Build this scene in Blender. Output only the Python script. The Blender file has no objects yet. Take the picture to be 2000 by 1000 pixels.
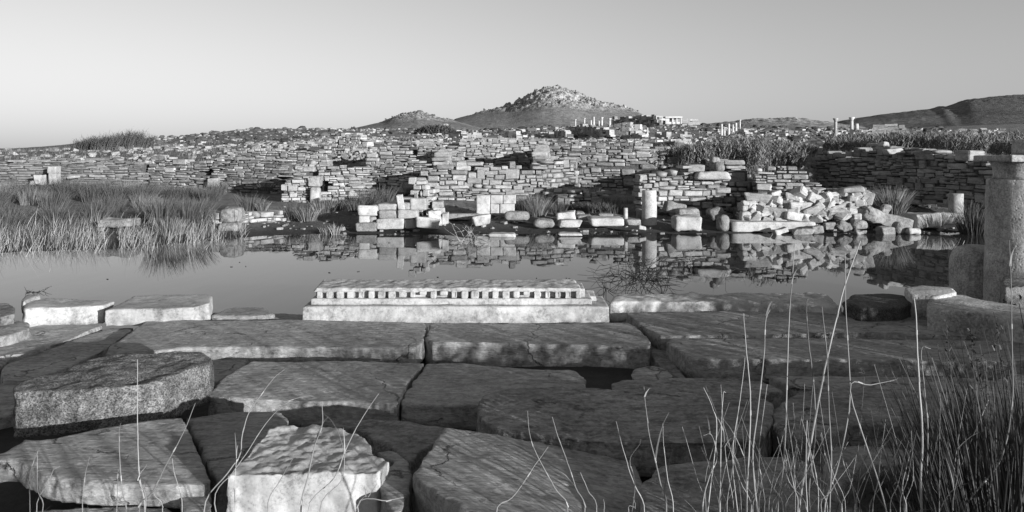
import bpy, bmesh, math, random
import numpy as np
from mathutils import Vector, Matrix, noise as mnoise

scene = bpy.context.scene
COL = scene.collection
R = math.radians

# ------------------------------------------------------------------ camera
EYE, FPX, HOR = 1.7, 1428.0, 300.0     # eye height, focal length and horizon in photo pixels
cd = bpy.data.cameras.new('camera')
cam = bpy.data.objects.new('camera', cd)
COL.objects.link(cam)
cam.location = (0, 0, EYE)
cam.rotation_euler = (R(90), 0, 0)
cd.sensor_width = 36.0
cd.lens = 36.0 * FPX / 2000.0
cd.shift_y = -(500 - HOR) / 2000.0
cd.clip_start = 0.05
cd.clip_end = 8000
scene.camera = cam

# ------------------------------------------------------------------ sky, sun, exposure
SUN_AZ, SUN_EL = R(138.0), R(8.5)      # from +Y clockwise
w = bpy.data.worlds.new('World')
scene.world = w
w.use_nodes = True
nt = w.node_tree
nt.nodes.clear()
sky = nt.nodes.new('ShaderNodeTexSky')
sky.sky_type = 'NISHITA'
sky.sun_disc = False
sky.sun_elevation = SUN_EL
sky.sun_rotation = SUN_AZ
sky.air_density = 1.0
sky.dust_density = 0.25
sky.ozone_density = 1.0
sep = nt.nodes.new('ShaderNodeSeparateColor')
bg = nt.nodes.new('ShaderNodeBackground')
out = nt.nodes.new('ShaderNodeOutputWorld')
bg.inputs['Strength'].default_value = 0.088
# black-and-white film: one band of the sky's light, so the whole scene stays grey
nt.links.new(sky.outputs['Color'], sep.inputs['Color'])
avg = nt.nodes.new('ShaderNodeMix')
avg.inputs[0].default_value = 0.58
nt.links.new(sep.outputs['Green'], avg.inputs[2])
nt.links.new(sep.outputs['Blue'], avg.inputs[3])
nt.links.new(avg.outputs[0], bg.inputs['Color'])
nt.links.new(bg.outputs['Background'], out.inputs['Surface'])

sl = bpy.data.lights.new('sun', 'SUN')
sl.energy = 5.0
sl.angle = R(0.5)
sl.color = (1, 1, 1)
sun = bpy.data.objects.new('sun', sl)
COL.objects.link(sun)
sdir = Vector((math.sin(SUN_AZ) * math.cos(SUN_EL), math.cos(SUN_AZ) * math.cos(SUN_EL), math.sin(SUN_EL)))
sun.rotation_euler = (-sdir).to_track_quat('-Z', 'Y').to_euler()
sun.location = (20, -20, 30)

scene.view_settings.view_transform = 'Standard'
scene.view_settings.look = 'None'
scene.view_settings.exposure = 0.7
scene.view_settings.gamma = 1.0
scene.view_settings.use_curve_mapping = False
scene.render.engine = 'CYCLES'
scene.cycles.max_bounces = 6
scene.cycles.use_denoising = True

# ------------------------------------------------------------------ helpers
def P(px, py, z):
    """world point of photo pixel lying at height z"""
    d = FPX * (EYE - z) / (py - HOR)
    return Vector(((px - 1000) / FPX * d, d, z))

def D(px, py, d):
    """world point of photo pixel lying at distance d"""
    return Vector(((px - 1000) / FPX * d, d, EYE + (HOR - py) / FPX * d))

def X(px, d):
    return (px - 1000) / FPX * d

def Z(py, d):
    return EYE + (HOR - py) / FPX * d

def tag(o, label=None, cat=None, group=None, kind=None):
    if label: o['label'] = label
    if cat: o['category'] = cat
    if group: o['group'] = group
    if kind: o['kind'] = kind
    elif cat: o['kind'] = 'thing'
    return o

def link(name, me, mat=None, parent=None):
    o = bpy.data.objects.new(name, me)
    COL.objects.link(o)
    if mat is not None and not me.materials:
        me.materials.append(mat)
    if parent is not None:
        o.parent = parent
        o.matrix_parent_inverse = parent.matrix_world.inverted() if parent.matrix_world != Matrix.Identity(4) else Matrix.Identity(4)
    return o

def empty(name, loc=(0, 0, 0)):
    o = bpy.data.objects.new(name, None)
    COL.objects.link(o)
    o.empty_display_size = 0.2
    o.location = loc
    return o

def mesh_np(name, verts, faces, smooth=False):
    """verts (n,3), faces (m,k) all of one size k, or a list of index lists"""
    me = bpy.data.meshes.new(name)
    verts = np.asarray(verts, dtype=np.float32)
    if isinstance(faces, np.ndarray):
        m, k = faces.shape
        me.vertices.add(len(verts)); me.vertices.foreach_set('co', verts.ravel())
        me.loops.add(m * k); me.loops.foreach_set('vertex_index', faces.astype(np.int32).ravel())
        me.polygons.add(m)
        me.polygons.foreach_set('loop_start', np.arange(0, m * k, k, dtype=np.int32))
        me.polygons.foreach_set('loop_total', np.full(m, k, dtype=np.int32))
    else:
        me.from_pydata([tuple(v) for v in verts], [], faces)
    if smooth:
        me.polygons.foreach_set('use_smooth', np.ones(len(me.polygons), dtype=bool))
    me.update(calc_edges=True)
    me.validate()
    return me

def vnoise(p, seed=0):
    """value noise on (n,3) points, -1..1"""
    p = np.asarray(p, dtype=np.float64)
    i = np.floor(p).astype(np.int64); f = p - i
    f = f * f * (3 - 2 * f)
    def h(a, b, c):
        n = (a * 374761393 + b * 668265263 + c * 2147483647 + seed * 974634777) & 0x7fffffff
        n = ((n ^ (n >> 13)) * 1274126177) & 0x7fffffff
        n = ((n ^ (n >> 16)) * 1911520717) & 0x7fffffff
        return (n ^ (n >> 15)) / 0x3fffffff - 1.0
    r = 0
    for dx in (0, 1):
        for dy in (0, 1):
            for dz in (0, 1):
                wgt = (f[:, 0] if dx else 1 - f[:, 0]) * (f[:, 1] if dy else 1 - f[:, 1]) * (f[:, 2] if dz else 1 - f[:, 2])
                r = r + wgt * h(i[:, 0] + dx, i[:, 1] + dy, i[:, 2] + dz)
    return r

def fbm(p, oct=4, seed=0, gain=0.5, ridged=False):
    p = np.asarray(p, dtype=np.float64)
    a, s, r = 1.0, 1.0, 0
    for o in range(oct):
        n = vnoise(p * s, seed + o * 17)
        if ridged: n = 1 - 2 * np.abs(n)
        r = r + a * n
        a *= gain; s *= 2.03
    return r

# ------------------------------------------------------------------ materials
def new_mat(name):
    m = bpy.data.materials.new(name)
    m.use_nodes = True
    t = m.node_tree
    b = t.nodes['Principled BSDF']
    return m, t, b

def nd(t, typ, **kw):
    n = t.nodes.new(typ)
    for k, v in kw.items():
        if k.startswith('i_'):
            n.inputs[k[2:]].default_value = v
        else:
            setattr(n, k, v)
    return n

def mathn(t, op, a, b=None):
    n = t.nodes.new('ShaderNodeMath'); n.operation = op
    for k, v in enumerate((a, b)):
        if v is None: continue
        if isinstance(v, (int, float)): n.inputs[k].default_value = v
        else: t.links.new(v, n.inputs[k])
    return n.outputs[0]

def stone_mat(name, lo, hi, rnd=0.0, scale=6.0, stretch=(1, 1, 1), rot=(0, 0, 0), bump=0.4, bdist=0.01,
              speck=0.0, rough=0.85, dark=0.35, fine=60.0, lichen=0.0, objspace=False, pits=0.0, cracks=0.0):
    """grey stone: base tone lo..hi from stretched noise, per-piece tone, fine grain, specks, relief"""
    m, t, b = new_mat(name)
    L = t.links
    geo = nd(t, 'ShaderNodeNewGeometry')
    oi = nd(t, 'ShaderNodeObjectInfo')
    rr = mathn(t, 'FRACT', mathn(t, 'ADD', oi.outputs['Random'], geo.outputs['Random Per Island']))
    mp = nd(t, 'ShaderNodeMapping')
    mp.inputs['Scale'].default_value = stretch
    mp.inputs['Rotation'].default_value = rot
    src = nd(t, 'ShaderNodeTexCoord').outputs['Object'] if objspace else geo.outputs['Position']
    L.new(src, mp.inputs['Vector'])
    n1 = nd(t, 'ShaderNodeTexNoise', i_Scale=scale, i_Detail=8.0, i_Roughness=0.65)
    L.new(mp.outputs[0], n1.inputs['Vector'])
    n2 = nd(t, 'ShaderNodeTexNoise', i_Scale=fine, i_Detail=4.0, i_Roughness=0.7)
    L.new(mp.outputs[0], n2.inputs['Vector'])
    n3 = nd(t, 'ShaderNodeTexNoise', i_Scale=scale * 0.3, i_Detail=5.0, i_Roughness=0.6)
    L.new(src, n3.inputs['Vector'])
    v = mathn(t, 'ADD', mathn(t, 'MULTIPLY', n1.outputs['Fac'], 0.55), mathn(t, 'MULTIPLY', n2.outputs['Fac'], 0.45))
    ramp = nd(t, 'ShaderNodeValToRGB')
    e = ramp.color_ramp.elements
    e[0].position = 0.36; e[0].color = (lo * dark * 1.6,) * 3 + (1,)
    e[1].position = 0.68; e[1].color = (hi,) * 3 + (1,)
    e2 = e.new(0.48); e2.color = ((lo * 0.8 + hi * 0.2),) * 3 + (1,)
    L.new(v, ramp.inputs[0])
    colr = ramp.outputs['Color']
    def mul(c, fac_socket):
        mx = nd(t, 'ShaderNodeMix', data_type='RGBA', blend_type='MULTIPLY')
        mx.inputs[0].default_value = 1.0
        L.new(c, mx.inputs[6])
        L.new(fac_socket, mx.inputs[7])
        return mx.outputs[2]
    if rnd:
        mr = nd(t, 'ShaderNodeMapRange')
        mr.inputs['To Min'].default_value = 1 - rnd; mr.inputs['To Max'].default_value = 1 + rnd * 0.7
        L.new(rr, mr.inputs['Value'])
        colr = mul(colr, mr.outputs[0])
    mr = nd(t, 'ShaderNodeMapRange')
    mr.inputs['From Min'].default_value = 0.3; mr.inputs['From Max'].default_value = 0.7
    mr.inputs['To Min'].default_value = 0.72; mr.inputs['To Max'].default_value = 1.15
    L.new(n3.outputs['Fac'], mr.inputs['Value'])
    colr = mul(colr, mr.outputs[0])
    if lichen:
        n4 = nd(t, 'ShaderNodeTexNoise', i_Scale=9.0, i_Detail=7.0, i_Roughness=0.75)
        L.new(src, n4.inputs['Vector'])
        r4 = nd(t, 'ShaderNodeValToRGB')
        f = r4.color_ramp.elements
        f[0].position = 0.40; f[0].color = (1 - lichen,) * 3 + (1,)
        f[1].position = 0.50; f[1].color = (1, 1, 1, 1)
        L.new(n4.outputs['Fac'], r4.inputs[0])
        colr = mul(colr, r4.outputs['Color'])
    if speck:
        vo = nd(t, 'ShaderNodeTexVoronoi', i_Scale=fine * 1.3)
        L.new(src, vo.inputs['Vector'])
        mr = nd(t, 'ShaderNodeMapRange')
        mr.inputs['To Min'].default_value = 1 - speck; mr.inputs['To Max'].default_value = 1 + speck
        sc_ = nd(t, 'ShaderNodeSeparateColor')
        L.new(vo.outputs['Color'], sc_.inputs[0])
        L.new(sc_.outputs[0], mr.inputs['Value'])
        colr = mul(colr, mr.outputs[0])
    crk = None
    if cracks:
        wn = nd(t, 'ShaderNodeTexNoise', i_Scale=3.0, i_Detail=6.0, i_Roughness=.6)
        L.new(src, wn.inputs['Vector'])
        av = nd(t, 'ShaderNodeMix', data_type='RGBA', blend_type='LINEAR_LIGHT'); av.inputs[0].default_value = .22
        L.new(src, av.inputs[6]); L.new(wn.outputs['Color'], av.inputs[7])
        ve = nd(t, 'ShaderNodeTexVoronoi', feature='DISTANCE_TO_EDGE', i_Scale=1.15)
        L.new(av.outputs[2], ve.inputs['Vector'])
        cm = nd(t, 'ShaderNodeMapRange')
        cm.inputs['From Min'].default_value = 0.0; cm.inputs['From Max'].default_value = 0.012
        L.new(ve.outputs['Distance'], cm.inputs['Value'])
        mk = nd(t, 'ShaderNodeMapRange')
        mk.inputs['From Min'].default_value = .48; mk.inputs['From Max'].default_value = .56
        mk.inputs['To Min'].default_value = 1.0; mk.inputs['To Max'].default_value = 0.0
        L.new(n3.outputs['Fac'], mk.inputs['Value'])
        crk = mathn(t, 'MAXIMUM', cm.outputs[0], mk.outputs[0])
        cc = nd(t, 'ShaderNodeMapRange')
        cc.inputs['To Min'].default_value = 1 - cracks; cc.inputs['To Max'].default_value = 1.0
        L.new(crk, cc.inputs['Value'])
        colr = mul(colr, cc.outputs[0])
    L.new(colr, b.inputs['Base Color'])
    b.inputs['Roughness'].default_value = rough
    b.inputs['Specular IOR Level'].default_value = 0.25
    hgt = mathn(t, 'ADD', mathn(t, 'MULTIPLY', n1.outputs['Fac'], 1.0), mathn(t, 'MULTIPLY', n2.outputs['Fac'], 0.35))
    if pits:
        vp = nd(t, 'ShaderNodeTexVoronoi', i_Scale=fine * 0.45)
        L.new(src, vp.inputs['Vector'])
        cl = nd(t, 'ShaderNodeMapRange')
        cl.inputs['From Min'].default_value = 0.0; cl.inputs['From Max'].default_value = 0.35
        cl.inputs['To Min'].default_value = -pits; cl.inputs['To Max'].default_value = 0.0
        L.new(vp.outputs['Distance'], cl.inputs['Value'])
        hgt = mathn(t, 'ADD', hgt, cl.outputs[0])
    if crk is not None:
        hgt = mathn(t, 'ADD', hgt, mathn(t, 'MULTIPLY', crk, .8))
    bp = nd(t, 'ShaderNodeBump')
    bp.inputs['Strength'].default_value = bump
    bp.inputs['Distance'].default_value = bdist
    L.new(hgt, bp.inputs['Height'])
    L.new(bp.outputs[0], b.inputs['Normal'])
    return m

M_WALL = stone_mat('schist_wall_stone', 0.21, 0.42, rnd=0.36, scale=5, stretch=(1, 1, 3), bump=0.7, bdist=0.03, fine=30)
M_SCHIST = stone_mat('dark_schist_slivers', 0.16, 0.33, rnd=0.34, scale=5, stretch=(1, 1, 3), bump=0.7, bdist=0.03, fine=30)
M_PALEWALL = stone_mat('pale_wall_stone', 0.30, 0.48, rnd=0.28, scale=5, stretch=(1, 1, 2), bump=0.7, bdist=0.03, fine=30)
M_FARWALL = stone_mat('far_wall_stone', 0.22, 0.42, rnd=0.5, scale=2.5, bump=0.6, bdist=0.05, fine=12)
M_WHITE = stone_mat('white_marble', 0.36, 0.54, rnd=0.1, scale=4, bump=0.45, bdist=0.02, fine=45, lichen=0.25)
M_WHITEFAR = stone_mat('white_far_marble', 0.44, 0.60, rnd=0.15, scale=1.5, bump=0.3, bdist=0.03, fine=10)
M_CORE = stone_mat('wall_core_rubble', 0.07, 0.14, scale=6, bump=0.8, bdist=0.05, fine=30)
M_SLAB = [stone_mat('streaked_marble_slab', 0.28, 0.45, rnd=0.12, scale=9, stretch=(0.7, 3.2, 3), rot=(0, 0, R(a)), bump=1.0, bdist=0.018, fine=34, lichen=l_, speck=0.16, pits=0.35, cracks=.6)
          for a, l_ in ((-4, 0.18), (24, 0.15), (-30, 0.2))]
M_SLABD = stone_mat('dark_weathered_marble', 0.21, 0.38, rnd=0.1, scale=7, stretch=(0.7, 3, 3), rot=(0, 0, R(-8)), bump=1.0, bdist=0.02, fine=36, lichen=0.45, speck=0.2, pits=0.6, cracks=.6)
M_SHORE = stone_mat('weathered_shore_stone', 0.20, 0.36, rnd=0.2, scale=5, bump=0.7, bdist=0.03, fine=36, lichen=0.3)
M_GRANITE = stone_mat('speckled_granite', 0.12, 0.26, scale=30, bump=0.9, bdist=0.02, fine=110, speck=0.65, lichen=0.2)
M_COLUMN = stone_mat('pitted_grey_marble', 0.32, 0.50, scale=4, stretch=(1, 1, 0.4), bump=0.6, bdist=0.012, fine=60, speck=0.25, lichen=0.3, pits=0.5)
M_FRIEZE = stone_mat('bright_carved_marble', 0.35, 0.50, scale=6, bump=0.7, bdist=0.012, fine=50, lichen=0.32)
M_MB = stone_mat('bright_cut_marble', 0.42, 0.54, scale=5, bump=0.35, bdist=0.008, fine=80, speck=0.06)
M_BASALT = stone_mat('dark_boulder_stone', 0.05, 0.10, scale=14, bump=0.8, bdist=0.02, fine=80, speck=0.5)

def plain(name, v, rough=0.8, rnd=0.35, trans=0.0, spec=0.2, scale=None):
    m, t, b = new_mat(name)
    geo = nd(t, 'ShaderNodeNewGeometry')
    oi = nd(t, 'ShaderNodeObjectInfo')
    rr = mathn(t, 'FRACT', mathn(t, 'ADD', oi.outputs['Random'], geo.outputs['Random Per Island']))
    mr = nd(t, 'ShaderNodeMapRange')
    mr.inputs['To Min'].default_value = v * (1 - rnd); mr.inputs['To Max'].default_value = v * (1 + rnd)
    t.links.new(rr, mr.inputs['Value'])
    t.links.new(mr.outputs[0], b.inputs['Base Color'])
    b.inputs['Roughness'].default_value = rough
    b.inputs['Specular IOR Level'].default_value = spec
    return m

M_RUSH = plain('dark_rush_blade', 0.092, rnd=0.5)
M_RUSHPALE = plain('pale_rush_blade', 0.17, rnd=0.5)
M_DRY = plain('dry_straw', 0.26, rnd=0.4)
M_REED = plain('green_reed_leaf', 0.17, rnd=0.6)
M_STALK = plain('dry_reed_stalk', 0.42, rnd=0.35)
M_DARKRUSH = plain('dark_rush_stem', 0.06, rnd=0.6)
M_SCRUB = plain('scrub_bush', 0.07, rnd=0.5)
M_TWIG = plain('dead_twig', 0.035, rnd=0.5)

# ------------------------------------------------------------------ ground
rng = np.random.default_rng(7)
random.seed(11)
TPX = np.array([-1200, 0, 300, 520, 700, 900, 1100, 1300, 1500, 1700, 2000, 3200], float)
TD = np.array([16, 18.5, 21, 24, 26.6, 30, 45, 64, 110, 165, 320, 3000], float)
def zrow(d, pys):
    return [EYE + (HOR - p) / FPX * d for p in pys]
TZ = np.array([
    [.18, .18, .18, .16, .15, .15, .15, .15, .18, .25, .35, .4],
    [.26, .26, .26, .24, .22, .22, .22, .24, .30, .42, .50, .5],
    [.32, .32, .32, .34, .36, .50, .50, .50, .55, .62, .70, .7],
    [.36, .36, .36, .40, .60, .95, .95, 1.0, 1.0, 1.05, 1.1, 1.1],
    [.50, .50, .52, .60, .80, 1.2, 1.2, 1.3, 1.3, 1.4, 1.4, 1.4],
    [1.2, 1.2, 1.3, 1.4, 1.6, 1.8, 1.9, 1.9, 1.9, 1.9, 1.9, 1.9],
    zrow(45, [297, 297, 289, 284, 281, 280, 281, 282, 281, 282, 284, 285]),
    zrow(64, [294, 294, 281, 271, 269, 269, 271, 269, 269, 270, 271, 272]),
    zrow(110, [291, 291, 270, 252, 252, 257, 250, 247, 254, 256, 254, 254]),
    zrow(165, [292, 292, 275, 258, 258, 256, 250, 244, 248, 252, 246, 246]),
    zrow(320, [293, 293, 285, 272, 270, 262, 255, 252, 252, 256, 246, 246]),
    zrow(3000, [299] * 12)])
def table(px, d):
    px = np.clip(px, TPX[0], TPX[-1]); ld = np.log(np.clip(d, TD[0], TD[-1])); lt = np.log(TD)
    j = np.clip(np.searchsorted(TPX, px) - 1, 0, len(TPX) - 2); i = np.clip(np.searchsorted(lt, ld) - 1, 0, len(lt) - 2)
    fx = (px - TPX[j]) / (TPX[j + 1] - TPX[j]); fx = fx * fx * (3 - 2 * fx)
    fd = (ld - lt[i]) / (lt[i + 1] - lt[i])
    return (TZ[i, j] * (1 - fx) + TZ[i, j + 1] * fx) * (1 - fd) + (TZ[i + 1, j] * (1 - fx) + TZ[i + 1, j + 1] * fx) * fd
SPX = [-1200, 0, 150, 260, 360, 440, 500, 560, 690, 860, 1000, 1230, 1430, 1700, 1930, 2150, 2500, 3200]
SD = [11, 12.4, 12.9, 13.1, 13.7, 14.4, 15.0, 15.5, 15.6, 15.3, 15.5, 15.6, 15.7, 15.9, 15.8, 15.0, 12.5, 10.5]
def ground(x, y, bumpy=True):
    x = np.asarray(x, float); y = np.asarray(y, float)
    r = np.hypot(x, y)
    front = y > 0.5 * r
    d = np.maximum(y, 0.5 * r)
    px = 1000 + FPX * np.clip(x / np.maximum(y, 0.4 * r + 1e-6), -1.6, 1.6)
    S = np.interp(px, SPX, SD)
    p3 = np.stack([x * .5, y * .5, x * 0], -1).reshape(-1, 3)
    n = (fbm(p3, 4, 3)).reshape(x.shape)
    S = S + 0.25 * n
    s = d - S
    far = np.where(s < 0, np.maximum(-.4, s * .16), np.minimum(.085 * s, table(px, d)))
    N = np.interp(px, [1000, 1740, 1840, 2600], [6.9, 7.0, 8.9, 9.5])
    s2 = N - d
    near = np.where(s2 < 0, np.maximum(-.4, s2 * .35), np.minimum(.04, s2 * .1))
    z = np.where(d < 10.2, near, far)
    z = np.where(front, z, 0.04 + 0 * z)
    if bumpy:
        p3 = np.stack([x, y, x * 0], -1).reshape(-1, 3)
        n2 = fbm(p3 * 1.7, 3, 9).reshape(x.shape) * .02 * np.clip(d / 20, .6, 1)
        ampl = np.clip((d - 18) / 50, 0, 1) * .10
        n3 = fbm(p3 * .16, 4, 5).reshape(x.shape) * ampl
        z = z + np.where(np.abs(z) > .38, 0, n2) + n3
    return z
def G(x, y):
    return float(ground(np.array([x]), np.array([y]))[0])

rings = np.concatenate([[0.05], np.geomspace(.5, 6, 18), np.arange(6.3, 11.9, .35), np.arange(12, 32, .2), np.geomspace(32, 240, 90), np.geomspace(260, 5000, 22)])
az = np.concatenate([np.arange(-180, -50, 5.0), np.arange(-50, 50, .22), np.arange(50, 180, 5.0)])
A_, R_ = np.meshgrid(np.radians(az), rings)
# rings are measured along the view axis in front, radially elsewhere
Rr = np.where(np.abs(A_) < R(50), R_ / np.cos(np.clip(A_, -R(50), R(50))), R_ / math.cos(R(50)))
gx, gy = Rr * np.sin(A_), Rr * np.cos(A_)
gz = ground(gx, gy)
nr, na = gx.shape
idx = np.arange(nr * na).reshape(nr, na)
nxt = np.roll(idx, -1, axis=1)
faces = np.stack([idx[:-1], nxt[:-1], nxt[1:], idx[1:]], -1).reshape(-1, 4)
me = mesh_np('ground', np.stack([gx, gy, gz], -1).reshape(-1, 3), faces[:, ::-1].copy(), True)

m, t, b = new_mat('mud_and_dry_grass')
geo = nd(t, 'ShaderNodeNewGeometry')
sx = nd(t, 'ShaderNodeSeparateXYZ'); t.links.new(geo.outputs['Position'], sx.inputs[0])
na1 = nd(t, 'ShaderNodeTexNoise', i_Scale=.35, i_Detail=9.0, i_Roughness=.7); t.links.new(geo.outputs['Position'], na1.inputs['Vector'])
na2 = nd(t, 'ShaderNodeTexNoise', i_Scale=6.0, i_Detail=8.0, i_Roughness=.75); t.links.new(geo.outputs['Position'], na2.inputs['Vector'])
ra = nd(t, 'ShaderNodeValToRGB')
e = ra.color_ramp.elements
e[0].position = .38; e[0].color = (.06, .06, .06, 1); e[1].position = .62; e[1].color = (.24, .24, .24, 1)
v = mathn(t, 'ADD', mathn(t, 'MULTIPLY', na1.outputs['Fac'], .5), mathn(t, 'MULTIPLY', na2.outputs['Fac'], .5))
t.links.new(v, ra.inputs[0])
wet = nd(t, 'ShaderNodeMapRange')
wet.inputs['From Min'].default_value = .05; wet.inputs['From Max'].default_value = .26
t.links.new(mathn(t, 'ADD', sx.outputs['Z'], mathn(t, 'MULTIPLY', na1.outputs['Fac'], .1)), wet.inputs['Value'])
mx = nd(t, 'ShaderNodeMix', data_type='RGBA')
mx.inputs[6].default_value = (.036, .036, .036, 1)
t.links.new(wet.outputs[0], mx.inputs[0]); t.links.new(ra.outputs['Color'], mx.inputs[7])
t.links.new(mx.outputs[2], b.inputs['Base Color'])
b.inputs['Roughness'].default_value = .9
b.inputs['Specular IOR Level'].default_value = .15
bp = nd(t, 'ShaderNodeBump'); bp.inputs['Strength'].default_value = .9; bp.inputs['Distance'].default_value = .06
t.links.new(na2.outputs['Fac'], bp.inputs['Height']); t.links.new(bp.outputs[0], b.inputs['Normal'])
M_GROUND = m
tag(link('ground', me, M_GROUND), 'muddy bank and dry hillside around the pond', kind='structure')

# ------------------------------------------------------------------ water
m, t, b = new_mat('still_pond_water')
b.inputs['Base Color'].default_value = (.035, .035, .035, 1)
b.inputs['Roughness'].default_value = .015
b.inputs['IOR'].default_value = 1.33
geo = nd(t, 'ShaderNodeNewGeometry')
mp = nd(t, 'ShaderNodeMapping'); mp.inputs['Scale'].default_value = (1, .35, 1)
t.links.new(geo.outputs['Position'], mp.inputs['Vector'])
n = nd(t, 'ShaderNodeTexNoise', i_Scale=2.2, i_Detail=3.0); t.links.new(mp.outputs[0], n.inputs['Vector'])
bp = nd(t, 'ShaderNodeBump'); bp.inputs['Strength'].default_value = .05; bp.inputs['Distance'].default_value = .03
t.links.new(n.outputs['Fac'], bp.inputs['Height']); t.links.new(bp.outputs[0], b.inputs['Normal'])
M_WATER = m
me = mesh_np('water', [(-45, 5.2, 0), (30, 5.2, 0), (30, 19, 0), (-45, 19, 0)], [(0, 1, 2, 3)])
tag(link('water', me, M_WATER), 'still dark pond reflecting the ruins', kind='structure')

# ------------------------------------------------------------------ hills
def hill_mat(name, lo, hi, sc, rocklo, rockhi):
    m, t, b = new_mat(name)
    geo = nd(t, 'ShaderNodeNewGeometry')
    n1 = nd(t, 'ShaderNodeTexNoise', i_Scale=sc, i_Detail=10.0, i_Roughness=.75); t.links.new(geo.outputs['Position'], n1.inputs['Vector'])
    n2 = nd(t, 'ShaderNodeTexNoise', i_Scale=sc * 9, i_Detail=6.0, i_Roughness=.75); t.links.new(geo.outputs['Position'], n2.inputs['Vector'])
    v = mathn(t, 'ADD', mathn(t, 'MULTIPLY', n1.outputs['Fac'], .45), mathn(t, 'MULTIPLY', n2.outputs['Fac'], .55))
    ra = nd(t, 'ShaderNodeValToRGB'); e = ra.color_ramp.elements
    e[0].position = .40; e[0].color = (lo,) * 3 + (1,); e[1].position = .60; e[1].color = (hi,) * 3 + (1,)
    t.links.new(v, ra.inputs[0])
    at = nd(t, 'ShaderNodeAttribute', attribute_name='rock')
    rb = nd(t, 'ShaderNodeValToRGB'); e = rb.color_ramp.elements
    e[0].position = .42; e[0].color = (rocklo,) * 3 + (1,); e[1].position = .58; e[1].color = (rockhi,) * 3 + (1,)
    t.links.new(n2.outputs['Fac'], rb.inputs[0])
    mx = nd(t, 'ShaderNodeMix', data_type='RGBA')
    t.links.new(at.outputs['Fac'], mx.inputs[0]); t.links.new(ra.outputs['Color'], mx.inputs[6]); t.links.new(rb.outputs['Color'], mx.inputs[7])
    t.links.new(mx.outputs[2], b.inputs['Base Color'])
    b.inputs['Roughness'].default_value = .95; b.inputs['Specular IOR Level'].default_value = .1
    bp = nd(t, 'ShaderNodeBump'); bp.inputs['Strength'].default_value = .8; bp.inputs['Distance'].default_value = .6
    t.links.new(n2.outputs['Fac'], bp.inputs['Height']); t.links.new(bp.outputs[0], b.inputs['Normal'])
    return m
M_HILL = hill_mat('hillside_scrub_and_rock', .10, .25, .06, .12, .42)
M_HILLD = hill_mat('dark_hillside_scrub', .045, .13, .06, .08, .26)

def hill(label, prof, Dd, W, basepy, rough, rock, mat, step=2.0, rows=90, seed=0, rockpow=1.0):
    pxs = np.arange(prof[0][0], prof[-1][0] + .1, step)
    ridge = np.interp(pxs, [p[0] for p in prof], [p[1] for p in prof])
    k = np.ones(5) / 5
    ridge = np.convolve(np.pad(ridge, 2, mode='edge'), k, mode='valid')
    tt = np.linspace(-1, 1, rows)
    PXg, T = np.meshgrid(pxs, tt)
    Y = Dd + T * W
    Xg = (PXg - 1000) / FPX * (Dd + T * W * .9)
    zr = EYE + (HOR - ridge) / FPX * Dd
    zb = EYE + (HOR - basepy) / FPX * (Dd - W)
    edge = np.clip(np.minimum(PXg - pxs[0], pxs[-1] - PXg) / 25, 0, 1)
    sh = np.cos(np.clip(np.abs(T), 0, 1) * math.pi / 2) ** 1.3
    H = np.maximum(zr[None, :] - zb, 0)
    Zg = zb - 4 + (H + 4) * sh
    frac = np.clip((Zg - zb) / max(1, (zr.max() - zb)), 0, 1)
    pts = np.stack([Xg, Y, Zg * 1.5], -1).reshape(-1, 3)
    rk = np.clip((frac - rock[0]) / (rock[1] - rock[0]) + .35 * fbm(pts * .05, 3, seed + 4).reshape(Zg.shape), 0, 1)
    nz = fbm(pts * .09, 5, seed, .6, True).reshape(Zg.shape)
    nz2 = fbm(pts * .45, 3, seed + 8, .6).reshape(Zg.shape)
    front = np.clip(1 - np.abs(T) * .2, 0, 1) * sh
    q = np.stack([Xg * .16 + Zg * .10, Y * .10, Zg * .32 - Xg * .10], -1).reshape(-1, 3)
    nz3 = fbm(q, 4, seed + 12, .65, True).reshape(Zg.shape)
    Zg = Zg + front * ((nz * .5 - .35) * rough * .42 * (.12 + rk) + nz2 * rough * .13 * (.12 + rk) + (nz3 - .55) * rough * .22 * rk - rk * rough * .12)
    v = np.stack([Xg, Y, Zg], -1).reshape(-1, 3)
    nr, nc = Zg.shape
    ii = np.arange(nr * nc).reshape(nr, nc)
    f = np.stack([ii[:-1, :-1], ii[:-1, 1:], ii[1:, 1:], ii[1:, :-1]], -1).reshape(-1, 4)
    me = mesh_np('hill', v, f, rough < 1.0)
    at = me.attributes.new('rock', 'FLOAT', 'POINT')
    at.data.foreach_set('value', rk.astype(np.float32).ravel())
    o = link('hill', me, mat)
    tag(o, label, kind='structure')
    return v.reshape(nr, nc, 3), rk, sh

hk = hill('rocky summit rising above the ruins, tallest of the hills',
     [(840, 262), (880, 238), (892, 233), (930, 223), (970, 215), (993, 210), (1005, 205), (1022, 197), (1040, 187), (1056, 180), (1080, 176), (1108, 180), (1130, 188),
      (1150, 196), (1185, 205), (1215, 213), (1245, 221), (1290, 240), (1345, 254), (1400, 262)],
     420, 120, 252, 5.5, (.42, .58), M_HILL, step=1.3, rows=150, seed=3)
hs = hill('small rocky knoll left of the summit',
     [(600, 262), (650, 254), (690, 252), (720, 245), (752, 238), (768, 231), (785, 225), (800, 222), (818, 219), (832, 224), (848, 228), (875, 234), (900, 240), (960, 256), (1000, 262)],
     310, 85, 257, 2.6, (.5, .75), M_HILL, step=1.6, rows=90, seed=21)
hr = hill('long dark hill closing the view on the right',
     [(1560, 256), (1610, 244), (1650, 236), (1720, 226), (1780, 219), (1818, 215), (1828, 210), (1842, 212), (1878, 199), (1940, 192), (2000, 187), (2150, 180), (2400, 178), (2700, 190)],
     360, 150, 258, 2.0, (.2, 1.3), M_HILLD, step=3, rows=100, seed=40)
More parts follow.
